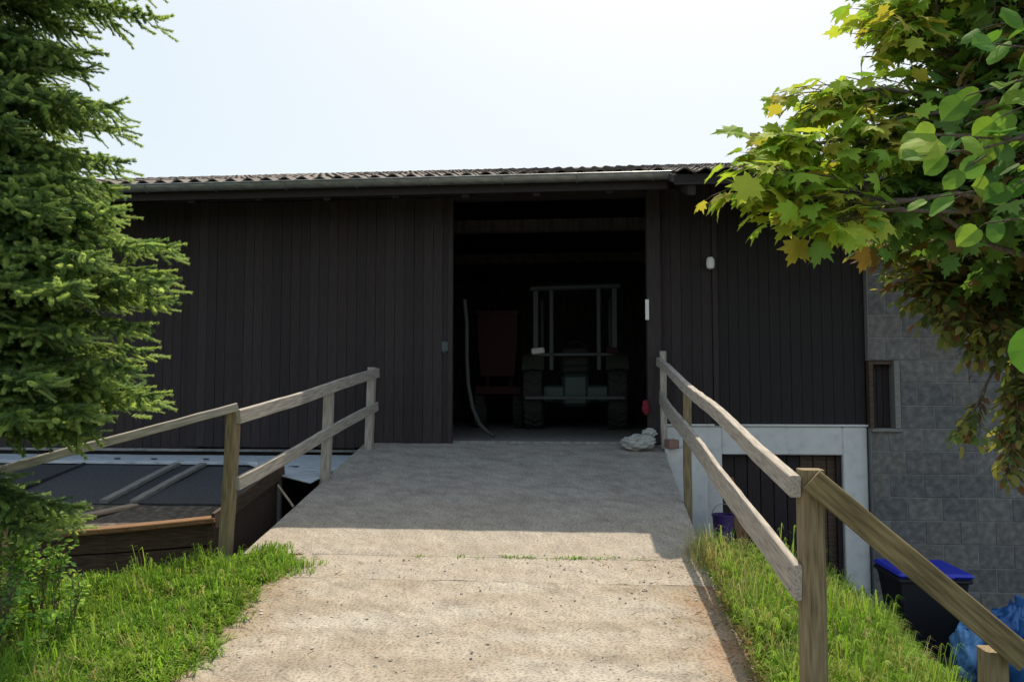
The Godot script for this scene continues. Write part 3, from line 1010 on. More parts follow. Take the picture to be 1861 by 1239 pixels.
	var h := part("hose", tubemesh([Vector3(-1.80, 1.35, -11.75), Vector3(-1.76, 1.0, -11.72), Vector3(-1.755, 0.5, -11.70), Vector3(-1.73, 0.1, -11.68), Vector3(-1.66, -0.25, -11.65), Vector3(-1.55, -0.48, -11.6), Vector3(-1.42, -0.60, -11.55), Vector3(-1.32, -0.65, -11.5)], [0.03, 0.03, 0.03, 0.03, 0.03, 0.03, 0.03, 0.03], 10), M.hose, null)
	tag(h, "grey bent hose hanging just inside the barn doorway by the sliding door", "hose")

# ---------------------------------------------------------------- small things
func lumpy(s: Vector3, sd: int, rough := 0.18, crease := 0.0) -> ArrayMesh:
	var n := FastNoiseLite.new()
	n.seed = sd
	n.frequency = 1.1
	var rows := []
	for i in 27:
		var th := PI * i / 26.0
		var r := []
		for j in 41:
			var ph := TAU * j / 40.0
			var d := Vector3(sin(th) * cos(ph), cos(th), sin(th) * sin(ph))
			var k := 1.0 + rough * 2.0 * n.get_noise_3dv(d * 1.3) + rough * 0.8 * n.get_noise_3dv(d * 3.5) - crease * absf(n.get_noise_3dv(d * Vector3(6, 2.5, 6) + Vector3.ONE * 5.0)) + crease * 0.4 * n.get_noise_3dv(d * 11.0)
			r.append(d * s * k)
		rows.append(r)
	for i in 27:
		rows[i][40] = rows[i][0]
	var st := stool()
	for i in 26:
		for j in 40:
			var q := [[i, j], [i, j + 1], [i + 1, j + 1], [i + 1, j]]
			for t in [[0, 1, 2], [0, 2, 3]]:
				var P := []
				for k in t: P.append(rows[q[k][0]][q[k][1]])
				var fn: Vector3 = (P[0] - P[2]).cross(P[0] - P[1])
				if fn.length() < 1e-9: continue
				var order: Array = t.duplicate()
				if fn.dot(P[0] + P[1] + P[2]) < 0: order.reverse()
				for k in order:
					var a: int = q[k][0]
					var b: int = q[k][1]
					var du: Vector3 = rows[a][(b + 1) % 40] - rows[a][(b + 39) % 40]
					var dv: Vector3 = rows[mini(a + 1, 26)][b] - rows[maxi(a - 1, 0)][b]
					var nn := du.cross(dv)
					if nn.length() < 1e-8: nn = rows[a][b]
					if nn.dot(rows[a][b]) < 0: nn = -nn
					st.set_normal(nn.normalized())
					st.add_vertex(rows[a][b])
	return st.commit()

func lumpy_small() -> ArrayMesh:
	var st := stool()
	var P := [Vector3(1, 0.1, 0), Vector3(0.2, 0.9, 0.15), Vector3(-0.9, 0, 0.2), Vector3(0, -0.8, 0), Vector3(0.1, 0.1, 1.0), Vector3(-0.1, 0, -0.95)]
	for f in [[0, 1, 4], [1, 2, 4], [2, 3, 4], [3, 0, 4], [0, 1, 5], [1, 2, 5], [2, 3, 5], [3, 0, 5]]:
		face(st, [P[f[0]], P[f[1]], P[f[2]]], Vector3.ZERO)
	return st.commit()

func make_small_things() -> void:
	# round white lamp on the corner batten
	var lamp := thing("wall_lamp", "small white bulkhead lamp on the dark boards above the lower doorway", "lamp", Vector3(1.635, 1.66, -10.755))
	var st := stool()
	lathe(st, [Vector2(0.0, -0.065), Vector2(0.045, -0.05), Vector2(0.055, 0.0), Vector2(0.052, 0.06), Vector2(0.035, 0.095), Vector2(0.0, 0.10)], 16)
	part("globe", st.commit(), M.paper, lamp, Transform3D(Basis(), Vector3(0, 0, 0.06)))
	bx("bracket", Vector3(-0.03, -0.03, -0.005), Vector3(0.03, 0.03, 0.02), M.steel, lamp)
	# notice on the jamb
	var p := bx("paper_notice", Vector3(0.775, 0.93, -10.634), Vector3(0.825, 1.20, -10.630), M.paper, null, 0)
	p.rotation.y = -0.5
	tag(p, "narrow white paper notice pinned to the doorway jamb beside the opening", "notice")
	# red cloth at the foot of the jamb
	var r := part("red_cloth", lumpy(Vector3(0.045, 0.085, 0.04), 4, 0.3), M.redcloth, null, Transform3D(Basis(), Vector3(0.765, -0.22, -10.60)))
	tag(r, "small red cloth hanging low on the doorway jamb", "cloth")
	var s := part("stone", lumpy(Vector3(0.21, 0.10, 0.15), 11, 0.22), M.stone, null, Transform3D(Basis(), Vector3(0.66, -0.66, -10.42)))
	tag(s, "pale rough stone lying at the foot of the doorway jamb", "stone")
	var s2 := part("stone", lumpy(Vector3(0.09, 0.06, 0.08), 15, 0.22), M.stone, null, Transform3D(Basis(), Vector3(0.80, -0.545, -10.50)))
	tag(s2, "small pale stone perched on the larger stone at the doorway jamb", "stone")
	var b := part("brick", boxmesh(Vector3(0.13, 0.11, 0.22), 0.008), M.brick, null, Transform3D(Basis(Vector3.UP, 0.2), Vector3(1.06, -0.66, -10.28)))
	tag(b, "dusky red brick lying on the white abutment at the handrail end", "brick")
	b.position.y = -0.663
	# things in the lower yard, by the lower doorway
	var pot := thing("purple_bucket", "dark purple bucket on a stump beside the white abutment", "bucket", Vector3(1.60, -1.78, -9.8))
	st = stool()
	lathe(st, [Vector2(0.0, 0.0), Vector2(0.095, 0.0), Vector2(0.105, 0.02), Vector2(0.125, 0.30), Vector2(0.135, 0.305), Vector2(0.135, 0.325), Vector2(0.12, 0.325), Vector2(0.11, 0.06), Vector2(0.0, 0.05)], 22)
	part("body", st.commit(), M.purple, pot)
	var pts := []
	var rad := []
	for i in 11:
		var a := PI * i / 10
		pts.append(Vector3(0.13 * cos(a), 0.30 + 0.15 * sin(a), 0.02 * sin(a)))
		rad.append(0.005)
	part("handle", tubemesh(pts, rad, 6), M.steel, pot)
	var stump := part("stump", tubemesh([Vector3(1.60, -2.8, -9.8), Vector3(1.60, -2.2, -9.8), Vector3(1.60, -1.785, -9.8)], [0.20, 0.165, 0.16], 16), M.bark, null)
	tag(stump, "brown tree stump carrying the purple bucket in the lower yard", "stump")
	var plank := part("leaning_plank", worn_beam(Vector3(1.75, 0.13, 0.035), 0.006), M.orange, null, beam_xf(Vector3(2.02, -2.76, -9.75), Vector3(1.735, -1.06, -10.25), Vector3.RIGHT))
	tag(plank, "orange-brown plank leaning upright at the edge of the lower doorway", "plank")
	var can := thing("white_canister", "small white canister behind the grass near the lower doorway", "canister", Vector3(1.80, -2.05, -9.3))
	part("body", boxmesh(Vector3(0.20, 0.24, 0.14), 0.03), M.paper, can, Transform3D(Basis(), Vector3(0, 0.12, 0)))
	part("cap", tubemesh([Vector3(0.05, 0.235, 0), Vector3(0.05, 0.275, 0)], [0.025, 0.025], 12), M.bluelid, can)
	var crate := thing("crate", "dark slatted crate under the white canister in the lower yard", "crate", Vector3(1.80, -2.76, -9.3))
	for k in 4:
		for sz in [-1, 1]:
			bx("slat", Vector3(-0.22, 0.03 + k * 0.165, sz * 0.2 - 0.01), Vector3(0.22, 0.16 + k * 0.165, sz * 0.2 + 0.01), M.plank, crate)
	for sx in [-1, 1]:
		bx("side_board", Vector3(sx * 0.22 - 0.012, 0.0, -0.19), Vector3(sx * 0.22 + 0.012, 0.68, 0.19), M.plank, crate)
	bx("top_board", Vector3(-0.235, 0.685, -0.215), Vector3(0.235, 0.708, 0.215), M.plank, crate)

	# wheeled bin
	var bin := thing("wheeled_bin", "black wheeled bin with bright blue lid against the block wall", "bin", Vector3(3.46, -2.76, -8.85))
	st = stool()
	var lo := 0.235
	var hi := 0.33
	var y0 := 0.09
	var y1 := 0.86
	var q0 := [Vector3(-lo, y0, -lo), Vector3(lo, y0, -lo), Vector3(lo, y0, lo), Vector3(-lo, y0, lo)]
	var q1 := [Vector3(-hi, y1, -hi), Vector3(hi, y1, -hi), Vector3(hi, y1, hi), Vector3(-hi, y1, hi)]
	for k in 4:
		face(st, [q0[k], q0[(k + 1) % 4], q1[(k + 1) % 4], q1[k]], Vector3(0, 0.5, 0))
	face(st, q0.duplicate(), Vector3(0, 0.5, 0))
	face(st, q1.duplicate(), Vector3(0, 0.5, 0))
	part("body", st.commit(), M.bin, bin)
	bx("rim", Vector3(-0.36, 0.84, -0.36), Vector3(0.36, 0.885, 0.36), M.bin, bin, 0.012)
	bx("lid", Vector3(-0.365, 0.888, -0.36), Vector3(0.365, 0.94, 0.385), M.bluelid, bin, 0.03)
	bx("lid_grip", Vector3(-0.15, 0.90, 0.40), Vector3(0.15, 0.93, 0.435), M.bluelid, bin, 0.01)
	for sx in [-1, 1]:
		part("wheel", tubemesh([Vector3(sx * 0.27 - 0.03, 0.10, -0.27), Vector3(sx * 0.27 + 0.03, 0.10, -0.27)], [0.10, 0.10], 18), M.rubber, bin)
	part("axle_bar", tubemesh([Vector3(-0.3, 0.80, -0.40), Vector3(0.3, 0.80, -0.40)], [0.015, 0.015], 8), M.bin, bin)
	# filled blue sacks
	var at := [[Vector3(3.80, -2.48, -7.6), Vector3(0.36, 0.36, 0.32), M.bluebag, "large filled dark blue plastic sack in front of the block wall", 21], [Vector3(3.43, -2.36, -7.75), Vector3(0.15, 0.30, 0.15), M.lightbag, "light blue plastic sack standing between the bin and the dark blue sack", 22], [Vector3(4.02, -2.42, -8.1), Vector3(0.32, 0.38, 0.30), M.bluebag, "blue plastic sack against the block wall, half hidden behind the large dark blue sack", 23]]
	for a in at:
		var sack := thing("plastic_sack", a[3], "plastic sack", a[0])
		part("body", lumpy(a[1], a[4], 0.20, 0.28), a[2], sack)
		var top: float = a[1].y * 0.95
		part("tied_neck", tubemesh([Vector3(0, top - 0.06, 0), Vector3(0.01, top + 0.03, 0), Vector3(0.04, top + 0.12, 0.01)], [0.07, 0.025, 0.06], 9), a[2], sack)
	# stake and cable
	var stick := part("wooden_stake", worn_beam(Vector3(0.36, 0.022, 0.018), 0.004), M.tan, null, beam_xf(Vector3(-2.96, -1.16, -7.95), Vector3(-3.20, -0.98, -8.15)))
	tag(stick, "thin pale stake slanting from the shaded ramp edge", "stake")
	var cable := part("cable", tubemesh([Vector3(-7.05, 0.6, -10.76), Vector3(-7.06, 0.0, -10.75), Vector3(-7.04, -0.82, -10.76)], [0.011, 0.011, 0.011], 6), M.zinc, null)
	tag(cable, "thin grey cable running down the dark boards beyond the spruce", "cable")

# ---------------------------------------------------------------- leaves
func leaf_mesh(outline: Array, fold := 0.12, cup := 0.1, wave := 0.0) -> ArrayMesh:
	# outline (x across, y along) of one half from stem to tip; unit length; lies in xz, tip towards -z
	var st := stool()
	var c := Vector2(0, 0.42)
	var lift := func(p: Vector2, s: float) -> Vector3:
		return Vector3(s * p.x, fold * absf(p.x) - cup * (p.y * p.y + p.x * p.x * 1.5) + wave * sin(p.y * 7.0 + s * 1.7) * absf(p.x), -p.y)
	for s in [-1.0, 1.0]:
		for i in outline.size() - 1:
			var a: Vector2 = outline[i]
			var b: Vector2 = outline[i + 1]
			var ia := c.lerp(a, 0.55)
			var ib := c.lerp(b, 0.55)
			for f in [[c, ia, ib], [ia, a, b], [ia, b, ib]]:
				var tri := [lift.call(f[0], s), lift.call(f[1], s), lift.call(f[2], s)]
				var n: Vector3 = (tri[0] - tri[2]).cross(tri[0] - tri[1])
				if n.length() < 1e-9: continue
				if n.y < 0: tri.reverse()
				n = (tri[0] - tri[2]).cross(tri[0] - tri[1]).normalized()
				for v in tri:
					st.set_normal(n)
					st.set_color(Color.WHITE)
					st.add_vertex(v)
	return st.commit()

func maple_leaf(fold := 0.10, cup := 0.16, wave := 0.05) -> ArrayMesh:
	return leaf_mesh([Vector2(0, 0.0), Vector2(0.10, -0.06), Vector2(0.30, -0.08), Vector2(0.26, 0.08), Vector2(0.55, 0.22), Vector2(0.40, 0.34), Vector2(0.62, 0.58), Vector2(0.36, 0.52), Vector2(0.30, 0.60), Vector2(0.17, 0.56), Vector2(0.19, 0.80), Vector2(0.08, 0.80), Vector2(0, 1.0)], fold, cup, wave)

func round_leaf(fold := 0.22, cup := 0.14) -> ArrayMesh:
	return leaf_mesh([Vector2(0, 0.0), Vector2(0.16, -0.03), Vector2(0.34, 0.08), Vector2(0.47, 0.28), Vector2(0.50, 0.50), Vector2(0.42, 0.72), Vector2(0.27, 0.88), Vector2(0.12, 0.96), Vector2(0, 1.05)], fold, cup, 0.08)

func oval_leaf() -> ArrayMesh:
	return leaf_mesh([Vector2(0, 0.0), Vector2(0.2, 0.2), Vector2(0.26, 0.5), Vector2(0.14, 0.82), Vector2(0, 1.0)], 0.25, 0.15)

func basis_to(dir: Vector3, up: Vector3, scale: float) -> Basis:
	var z := -dir.normalized()
	var x := up.cross(z)
	if x.length() < 0.01: x = Vector3.RIGHT.cross(z)
	x = x.normalized()
	var y := z.cross(x)
	return Basis(x * scale, y * scale, z * scale)

func rv() -> Vector3:
	var v := Vector3(rng.randfn(), rng.randfn(), rng.randfn())
	return v.normalized()

# leaves: [transform, colour]; the nearest `single` become parts of the plant, the rest one part
func hang_leaves(tree: Node, kinds: Array, leaves: Array, single: int) -> void:
	leaves.sort_custom(func(a, b): return a[0].origin.length() / a[0].basis.x.length() < b[0].origin.length() / b[0].basis.x.length())
	var mats := {}
	var xf := []
	var cs := []
	for i in leaves.size():
		if i < single:
			var c: Color = leaves[i][1]
			var key := "%.2f %.2f %.2f" % [snappedf(c.r, 0.02), snappedf(c.g, 0.02), snappedf(c.b, 0.02)]
			if not mats.has(key):
				var m: StandardMaterial3D = M.leaf.duplicate()
				m.albedo_color = lin(maxf(0.006, snappedf(c.r, 0.02)), maxf(0.01, snappedf(c.g, 0.02)), maxf(0.006, snappedf(c.b, 0.02)))
				mats[key] = m
			part("leaf", kinds[i % kinds.size()], mats[key], tree, leaves[i][0])
		else:
			xf.append(leaves[i][0])
			cs.append(leaves[i][1])
	for k in kinds.size():
		var a := []
		var b := []
		for i in range(k, xf.size(), kinds.size()):
			a.append(xf[i])
			b.append(cs[i])
		if a.size():
			many("foliage", kinds[k], M.leaf, a, b, tree)

func curve(a: Vector3, b: Vector3, sag: float, n: int, wob := 0.03) -> Array:
	var pts := []
	var L := (b - a).length()
	for i in n + 1:
		var t := float(i) / n
		var p := a.lerp(b, t) + Vector3(0, sag * L * sin(t * PI), 0)
		if i > 0 and i < n: p += rv() * wob * L
		pts.append(p)
	return pts

func taper(r0: float, r1: float, n: int) -> Array:
	var r := []
	for i in n: r.append(lerpf(r0, r1, float(i) / (n - 1)))
	return r

# twigs that fan out from anchor into an ellipsoid; returns leaves
func spray(wood: SurfaceTool, anchor: Vector3, c: Vector3, rad: Vector3, twigs: int, size: float, cols: Array, out: Array, step := 0.07, pull := 0.55) -> void:
	for k in twigs:
		var tip := c + rv() * rad * pow(rng.randf(), 0.33)
		var start := anchor.lerp(c, rng.randf_range(0.3, 0.9))
		var pts := curve(start, tip, rng.randf_range(0.0, 0.12), 4, 0.04)
		tube(wood, pts, taper(0.004, 0.0018, 5), 4, false)
		var L := (tip - start).length()
		var n := maxi(2, int(L / step))
		var dir := (tip - start).normalized()
		for i in n + 1:
			var t := lerpf(0.25, 1.0, float(i) / n)
			var p := start.lerp(tip, t) + Vector3(0, 0.06 * L * sin(t * PI), 0)
			for s in ([-1, 1] if i < n else [0]):
				var side := dir.cross(Vector3.UP).normalized()
				var d: Vector3 = (dir * 0.6 + side * s * 0.9 + Vector3(0, -0.35, 0) + rv() * 0.45).normalized()
				var up := (Vector3(0.0, 1.0, 0.30) + rv() * 0.75).normalized()
				var sc := size * rng.randf_range(0.5, 1.2)
				var pet := sc * pull
				tube(wood, [p, p + d * pet], [0.0012, 0.0010], 3, false)
				out.append([Transform3D(basis_to(d, up, sc), p + d * pet), cols[rng.randi() % cols.size()] * rng.randf_range(0.8, 1.2)])

func make_maple() -> void:
	var tree := thing("maple_tree", "maple branches with pale yellow-green lobed leaves hanging over the barn roof corner", "tree")
	var wood := stool()
	var base := Vector3(3.1, -2.4, -3.9)
	var fork := Vector3(2.75, 0.2, -3.75)
	tube(wood, [base, Vector3(3.0, -1.2, -3.9), fork, Vector3(2.6, 1.6, -3.7), Vector3(2.5, 3.2, -3.8)], [0.13, 0.11, 0.10, 0.08, 0.04], 10)
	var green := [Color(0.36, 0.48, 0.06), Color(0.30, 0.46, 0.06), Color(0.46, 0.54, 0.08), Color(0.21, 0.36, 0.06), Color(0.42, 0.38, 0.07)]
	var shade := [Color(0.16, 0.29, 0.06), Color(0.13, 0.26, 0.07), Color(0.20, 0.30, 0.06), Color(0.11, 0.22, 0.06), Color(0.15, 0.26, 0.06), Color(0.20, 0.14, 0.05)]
	var leaves := []
	# centre, radii, twigs, leaf size, palette
	var cl := [
		[Vector3(0.66, 0.80, -3.2), Vector3(0.17, 0.12, 0.18), 8, 0.105, green],
		[Vector3(0.80, 0.97, -3.25), Vector3(0.17, 0.12, 0.2), 9, 0.11, green],
		[Vector3(0.92, 1.20, -3.4), Vector3(0.20, 0.15, 0.22), 15, 0.085, green],
		[Vector3(0.90, 0.74, -3.25), Vector3(0.16, 0.10, 0.2), 9, 0.10, green],
		[Vector3(0.90, 0.62, -3.2), Vector3(0.10, 0.05, 0.1), 3, 0.11, green],
		[Vector3(1.13, 1.02, -3.4), Vector3(0.22, 0.24, 0.25), 22, 0.10, green],
		[Vector3(1.26, 1.34, -3.6), Vector3(0.12, 0.12, 0.25), 9, 0.10, green],
		[Vector3(1.40, 1.66, -3.6), Vector3(0.22, 0.26, 0.25), 20, 0.10, green],
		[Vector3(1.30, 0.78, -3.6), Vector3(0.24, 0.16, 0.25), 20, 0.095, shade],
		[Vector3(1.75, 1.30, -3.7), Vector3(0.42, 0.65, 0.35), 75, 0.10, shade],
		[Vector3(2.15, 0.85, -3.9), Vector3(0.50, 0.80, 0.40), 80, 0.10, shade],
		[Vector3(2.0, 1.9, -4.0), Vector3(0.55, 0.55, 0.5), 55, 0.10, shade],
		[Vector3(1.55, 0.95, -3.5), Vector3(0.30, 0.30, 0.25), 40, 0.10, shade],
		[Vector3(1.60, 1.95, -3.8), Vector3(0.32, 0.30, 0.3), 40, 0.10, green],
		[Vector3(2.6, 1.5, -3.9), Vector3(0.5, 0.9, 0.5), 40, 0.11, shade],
	]
	for c in cl:
		var start := fork.lerp(Vector3(2.6, 1.6, -3.7), rng.randf())
		var tip: Vector3 = c[0]
		var pts := curve(start, tip, 0.05, 6, 0.03)
		tube(wood, pts, taper(0.018, 0.006, 7), 6)
		spray(wood, pts[4], c[0], c[1], c[2], c[3], c[4], leaves)
		for q in [1, 2, 3]:
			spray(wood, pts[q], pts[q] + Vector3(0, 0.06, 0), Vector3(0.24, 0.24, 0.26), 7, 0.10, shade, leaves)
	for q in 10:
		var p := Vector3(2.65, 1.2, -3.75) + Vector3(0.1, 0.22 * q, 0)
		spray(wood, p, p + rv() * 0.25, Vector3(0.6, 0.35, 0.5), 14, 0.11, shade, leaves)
	part("trunk", wood.commit(), M.bark, tree)
	hang_leaves(tree, [maple_leaf(), maple_leaf(0.28, 0.30, 0.12), maple_leaf(-0.12, 0.38, 0.10)], leaves, 300)

func make_hazel() -> void:
	var tree := thing("hazel_bush", "hazel branch with broad round leaves reaching in close beside the maple", "shrub")
	var wood := stool()
	tube(wood, [Vector3(2.3, -2.2, -2.3), Vector3(2.15, -0.8, -2.2), Vector3(1.9, 0.2, -2.1), Vector3(1.6, 0.9, -2.05)], [0.04, 0.035, 0.028, 0.018], 8)
	var cols := [Color(0.12, 0.24, 0.05), Color(0.16, 0.29, 0.05), Color(0.09, 0.20, 0.05), Color(0.22, 0.34, 0.06)]
	var leaves := []
	var ends := [[Vector3(0.86, 0.62, -2.0), 5], [Vector3(0.80, 0.555, -1.95), 4], [Vector3(0.92, 0.54, -2.0), 5], [Vector3(1.0, 0.66, -2.0), 6], [Vector3(1.02, 0.86, -2.05), 5], [Vector3(1.12, 0.76, -2.1), 7], [Vector3(1.10, 0.58, -2.1), 6], [Vector3(0.97, 0.75, -2.1), 4], [Vector3(0.90, 0.50, -2.15), 7], [Vector3(1.05, 0.50, -2.05), 7], [Vector3(0.93, 0.68, -2.2), 6], [Vector3(1.05, 0.95, -2.15), 7], [Vector3(1.10, 0.70, -1.95), 7], [Vector3(1.00, 0.42, -2.1), 5]]
	for e in ends:
		var tip: Vector3 = e[0]
		var start := Vector3(1.9, 0.2, -2.1).lerp(Vector3(1.6, 0.9, -2.05), rng.randf_range(0.2, 1.0))
		var pts := curve(start, tip, 0.05, 6, 0.02)
		tube(wood, pts, taper(0.009, 0.002, 7), 5)
		var n: int = e[1]
		for i in n:
			var t := 1.0 - 0.075 * i
			var p := start.lerp(tip, t) + Vector3(0, 0.05 * (tip - start).length() * sin(t * PI), 0)
			var dir := (tip - start).normalized()
			var side := dir.cross(Vector3.UP).normalized() * (1.0 if i % 2 else -1.0)
			var d: Vector3 = (dir * 0.7 + side * (0.8 if i else 0.1) + Vector3(0, -0.3, 0) + rv() * 0.3).normalized()
			var up := (Vector3(0.0, 0.55, 0.85) + rv() * 0.5).normalized()
			var sc := rng.randf_range(0.045, 0.078)
			tube(wood, [p, p + d * 0.02], [0.0012, 0.001], 3, false)
			leaves.append([Transform3D(basis_to(d, up, sc), p + d * 0.02), cols[rng.randi() % 4] * rng.randf_range(0.85, 1.15)])
	# two larger leaves close by
	leaves.append([Transform3D(basis_to(Vector3(-0.9, -0.15, 0.3), Vector3(0.2, 0.7, 0.6), 0.10), Vector3(0.85, 0.595, -1.98)), Color(0.30, 0.42, 0.05)])
	leaves.append([Transform3D(basis_to(Vector3(-0.15, -0.95, 0.1), Vector3(-0.6, 0.3, 0.8), 0.12), Vector3(1.075, 0.15, -2.02)), Color(0.10, 0.24, 0.035)])
	tube(wood, curve(Vector3(2.05, -0.3, -2.15), Vector3(1.07, 0.17, -2.02), 0.1, 5, 0.02), taper(0.008, 0.002, 6), 5)
	part("trunk", wood.commit(), M.bark, tree)
	hang_leaves(tree, [round_leaf(), round_leaf(0.05, 0.30), round_leaf(0.35, 0.10)], leaves, 300)

func make_small_leaved_shrub() -> void:
	var tree := thing("tall_shrub", "small-leaved shrub with rusty tips hanging before the block wall", "shrub")
	var wood := stool()
	var base := Vector3(2.75, -2.6, -4.7)
	tube(wood, [base, Vector3(2.7, -1.2, -4.6), Vector3(2.6, 0.2, -4.5), Vector3(2.4, 1.3, -4.4)], [0.06, 0.05, 0.04, 0.02], 8)
	var cols := [Color(0.20, 0.23, 0.08), Color(0.16, 0.24, 0.07), Color(0.26, 0.25, 0.09), Color(0.22, 0.12, 0.065), Color(0.36, 0.36, 0.09), Color(0.13, 0.18, 0.07)]
	var leaves := []
	var cl := [
		[Vector3(1.50, 0.68, -4.0), Vector3(0.22, 0.14, 0.2), 26], [Vector3(1.62, 0.52, -4.1), Vector3(0.20, 0.14, 0.2), 24],
		[Vector3(1.78, 0.38, -4.1), Vector3(0.16, 0.14, 0.2), 22], [Vector3(1.95, 0.22, -4.1), Vector3(0.15, 0.16, 0.2), 22],
		[Vector3(2.08, 0.0, -4.1), Vector3(0.14, 0.18, 0.2), 24], [Vector3(2.05, -0.28, -4.1), Vector3(0.13, 0.18, 0.15), 22],
		[Vector3(1.78, -0.20, -4.0), Vector3(0.08, 0.07, 0.08), 7], [Vector3(2.0, 0.6, -4.3), Vector3(0.40, 0.35, 0.3), 70],
		[Vector3(2.4, 0.2, -4.3), Vector3(0.35, 0.55, 0.3), 60], [Vector3(1.9, 1.0, -4.4), Vector3(0.5, 0.4, 0.3), 50],
		[Vector3(1.80, 0.55, -4.2), Vector3(0.25, 0.22, 0.2), 40], [Vector3(2.02, 0.35, -4.2), Vector3(0.22, 0.22, 0.2), 36],
		[Vector3(2.5, -0.5, -4.3), Vector3(0.22, 0.5, 0.3), 40],
	]
	for c in cl:
		c[2] = int(c[2] * 1.35)
		var start := Vector3(2.7, -0.6, -4.55).lerp(Vector3(2.5, 1.0, -4.45), rng.randf())
		var pts := curve(start, c[0], 0.12, 6, 0.03)
		tube(wood, pts, taper(0.014, 0.004, 7), 5)
		spray(wood, pts[4], c[0], c[1], c[2], 0.06, cols, leaves, 0.035, 0.25)
	part("trunk", wood.commit(), M.bark, tree)
	hang_leaves(tree, [oval_leaf()], leaves, 120)

func make_corner_shrub() -> void:
	var tree := thing("leafy_bush", "bright green leafy bush growing under the spruce at the grass edge", "bush")
	var wood := stool()
	var cols := [Color(0.24, 0.44, 0.10), Color(0.32, 0.54, 0.10), Color(0.18, 0.36, 0.10), Color(0.42, 0.58, 0.12)]
	var leaves := []
	for k in 34:
		var c := Vector3(-3.86, -1.80, -5.15) + Vector3(rng.randf_range(-0.5, 0.36), 0, rng.randf_range(-0.35, 0.35))
		var tip := c + Vector3(rng.randf_range(-0.2, 0.2), rng.randf_range(0.35, 0.85) - 0.35 * absf(c.x + 3.95), rng.randf_range(-0.2, 0.2))
		tube(wood, curve(c, tip, 0.0, 4, 0.04), taper(0.006, 0.002, 5), 4)
		spray(wood, c, tip + Vector3(0, -0.06, 0), Vector3(0.11, 0.13, 0.11), 9, 0.055, cols, leaves, 0.04, 0.2)
	part("stem", wood.commit(), M.twig, tree)
	hang_leaves(tree, [oval_leaf()], leaves, 200)

# ---------------------------------------------------------------- spruce
func shoot_mesh() -> ArrayMesh:
	# a brush of needles round a thin twig, unit length along -z
	var st := stool()
	for i in 130:
		var t := pow(rng.randf(), 0.9)
		var a := rng.randf() * TAU
		var out := Vector3(cos(a), sin(a) * 0.8 + 0.15, 0).normalized()
		var p := Vector3(0, 0, -t * 0.95)
		var dir := (out * 0.8 + Vector3(0, 0, -0.75)).normalized()
		var l := rng.randf_range(0.17, 0.25) * (1.0 - 0.3 * t)
		var side := dir.cross(out.cross(dir)).cross(dir).normalized() * 0.026
		var A := p - side
		var B := p + side
		var C := p + dir * l
		var n := (A - C).cross(A - B).normalized()
		if n.dot(out) < 0:
			n = -n
			var s := A
			A = B
			B = s
		for v in [A, B, C]:
			st.set_normal((n * 0.4 + out).normalized())
			st.set_color(Color.WHITE)
			st.add_vertex(v)
	return st.commit()

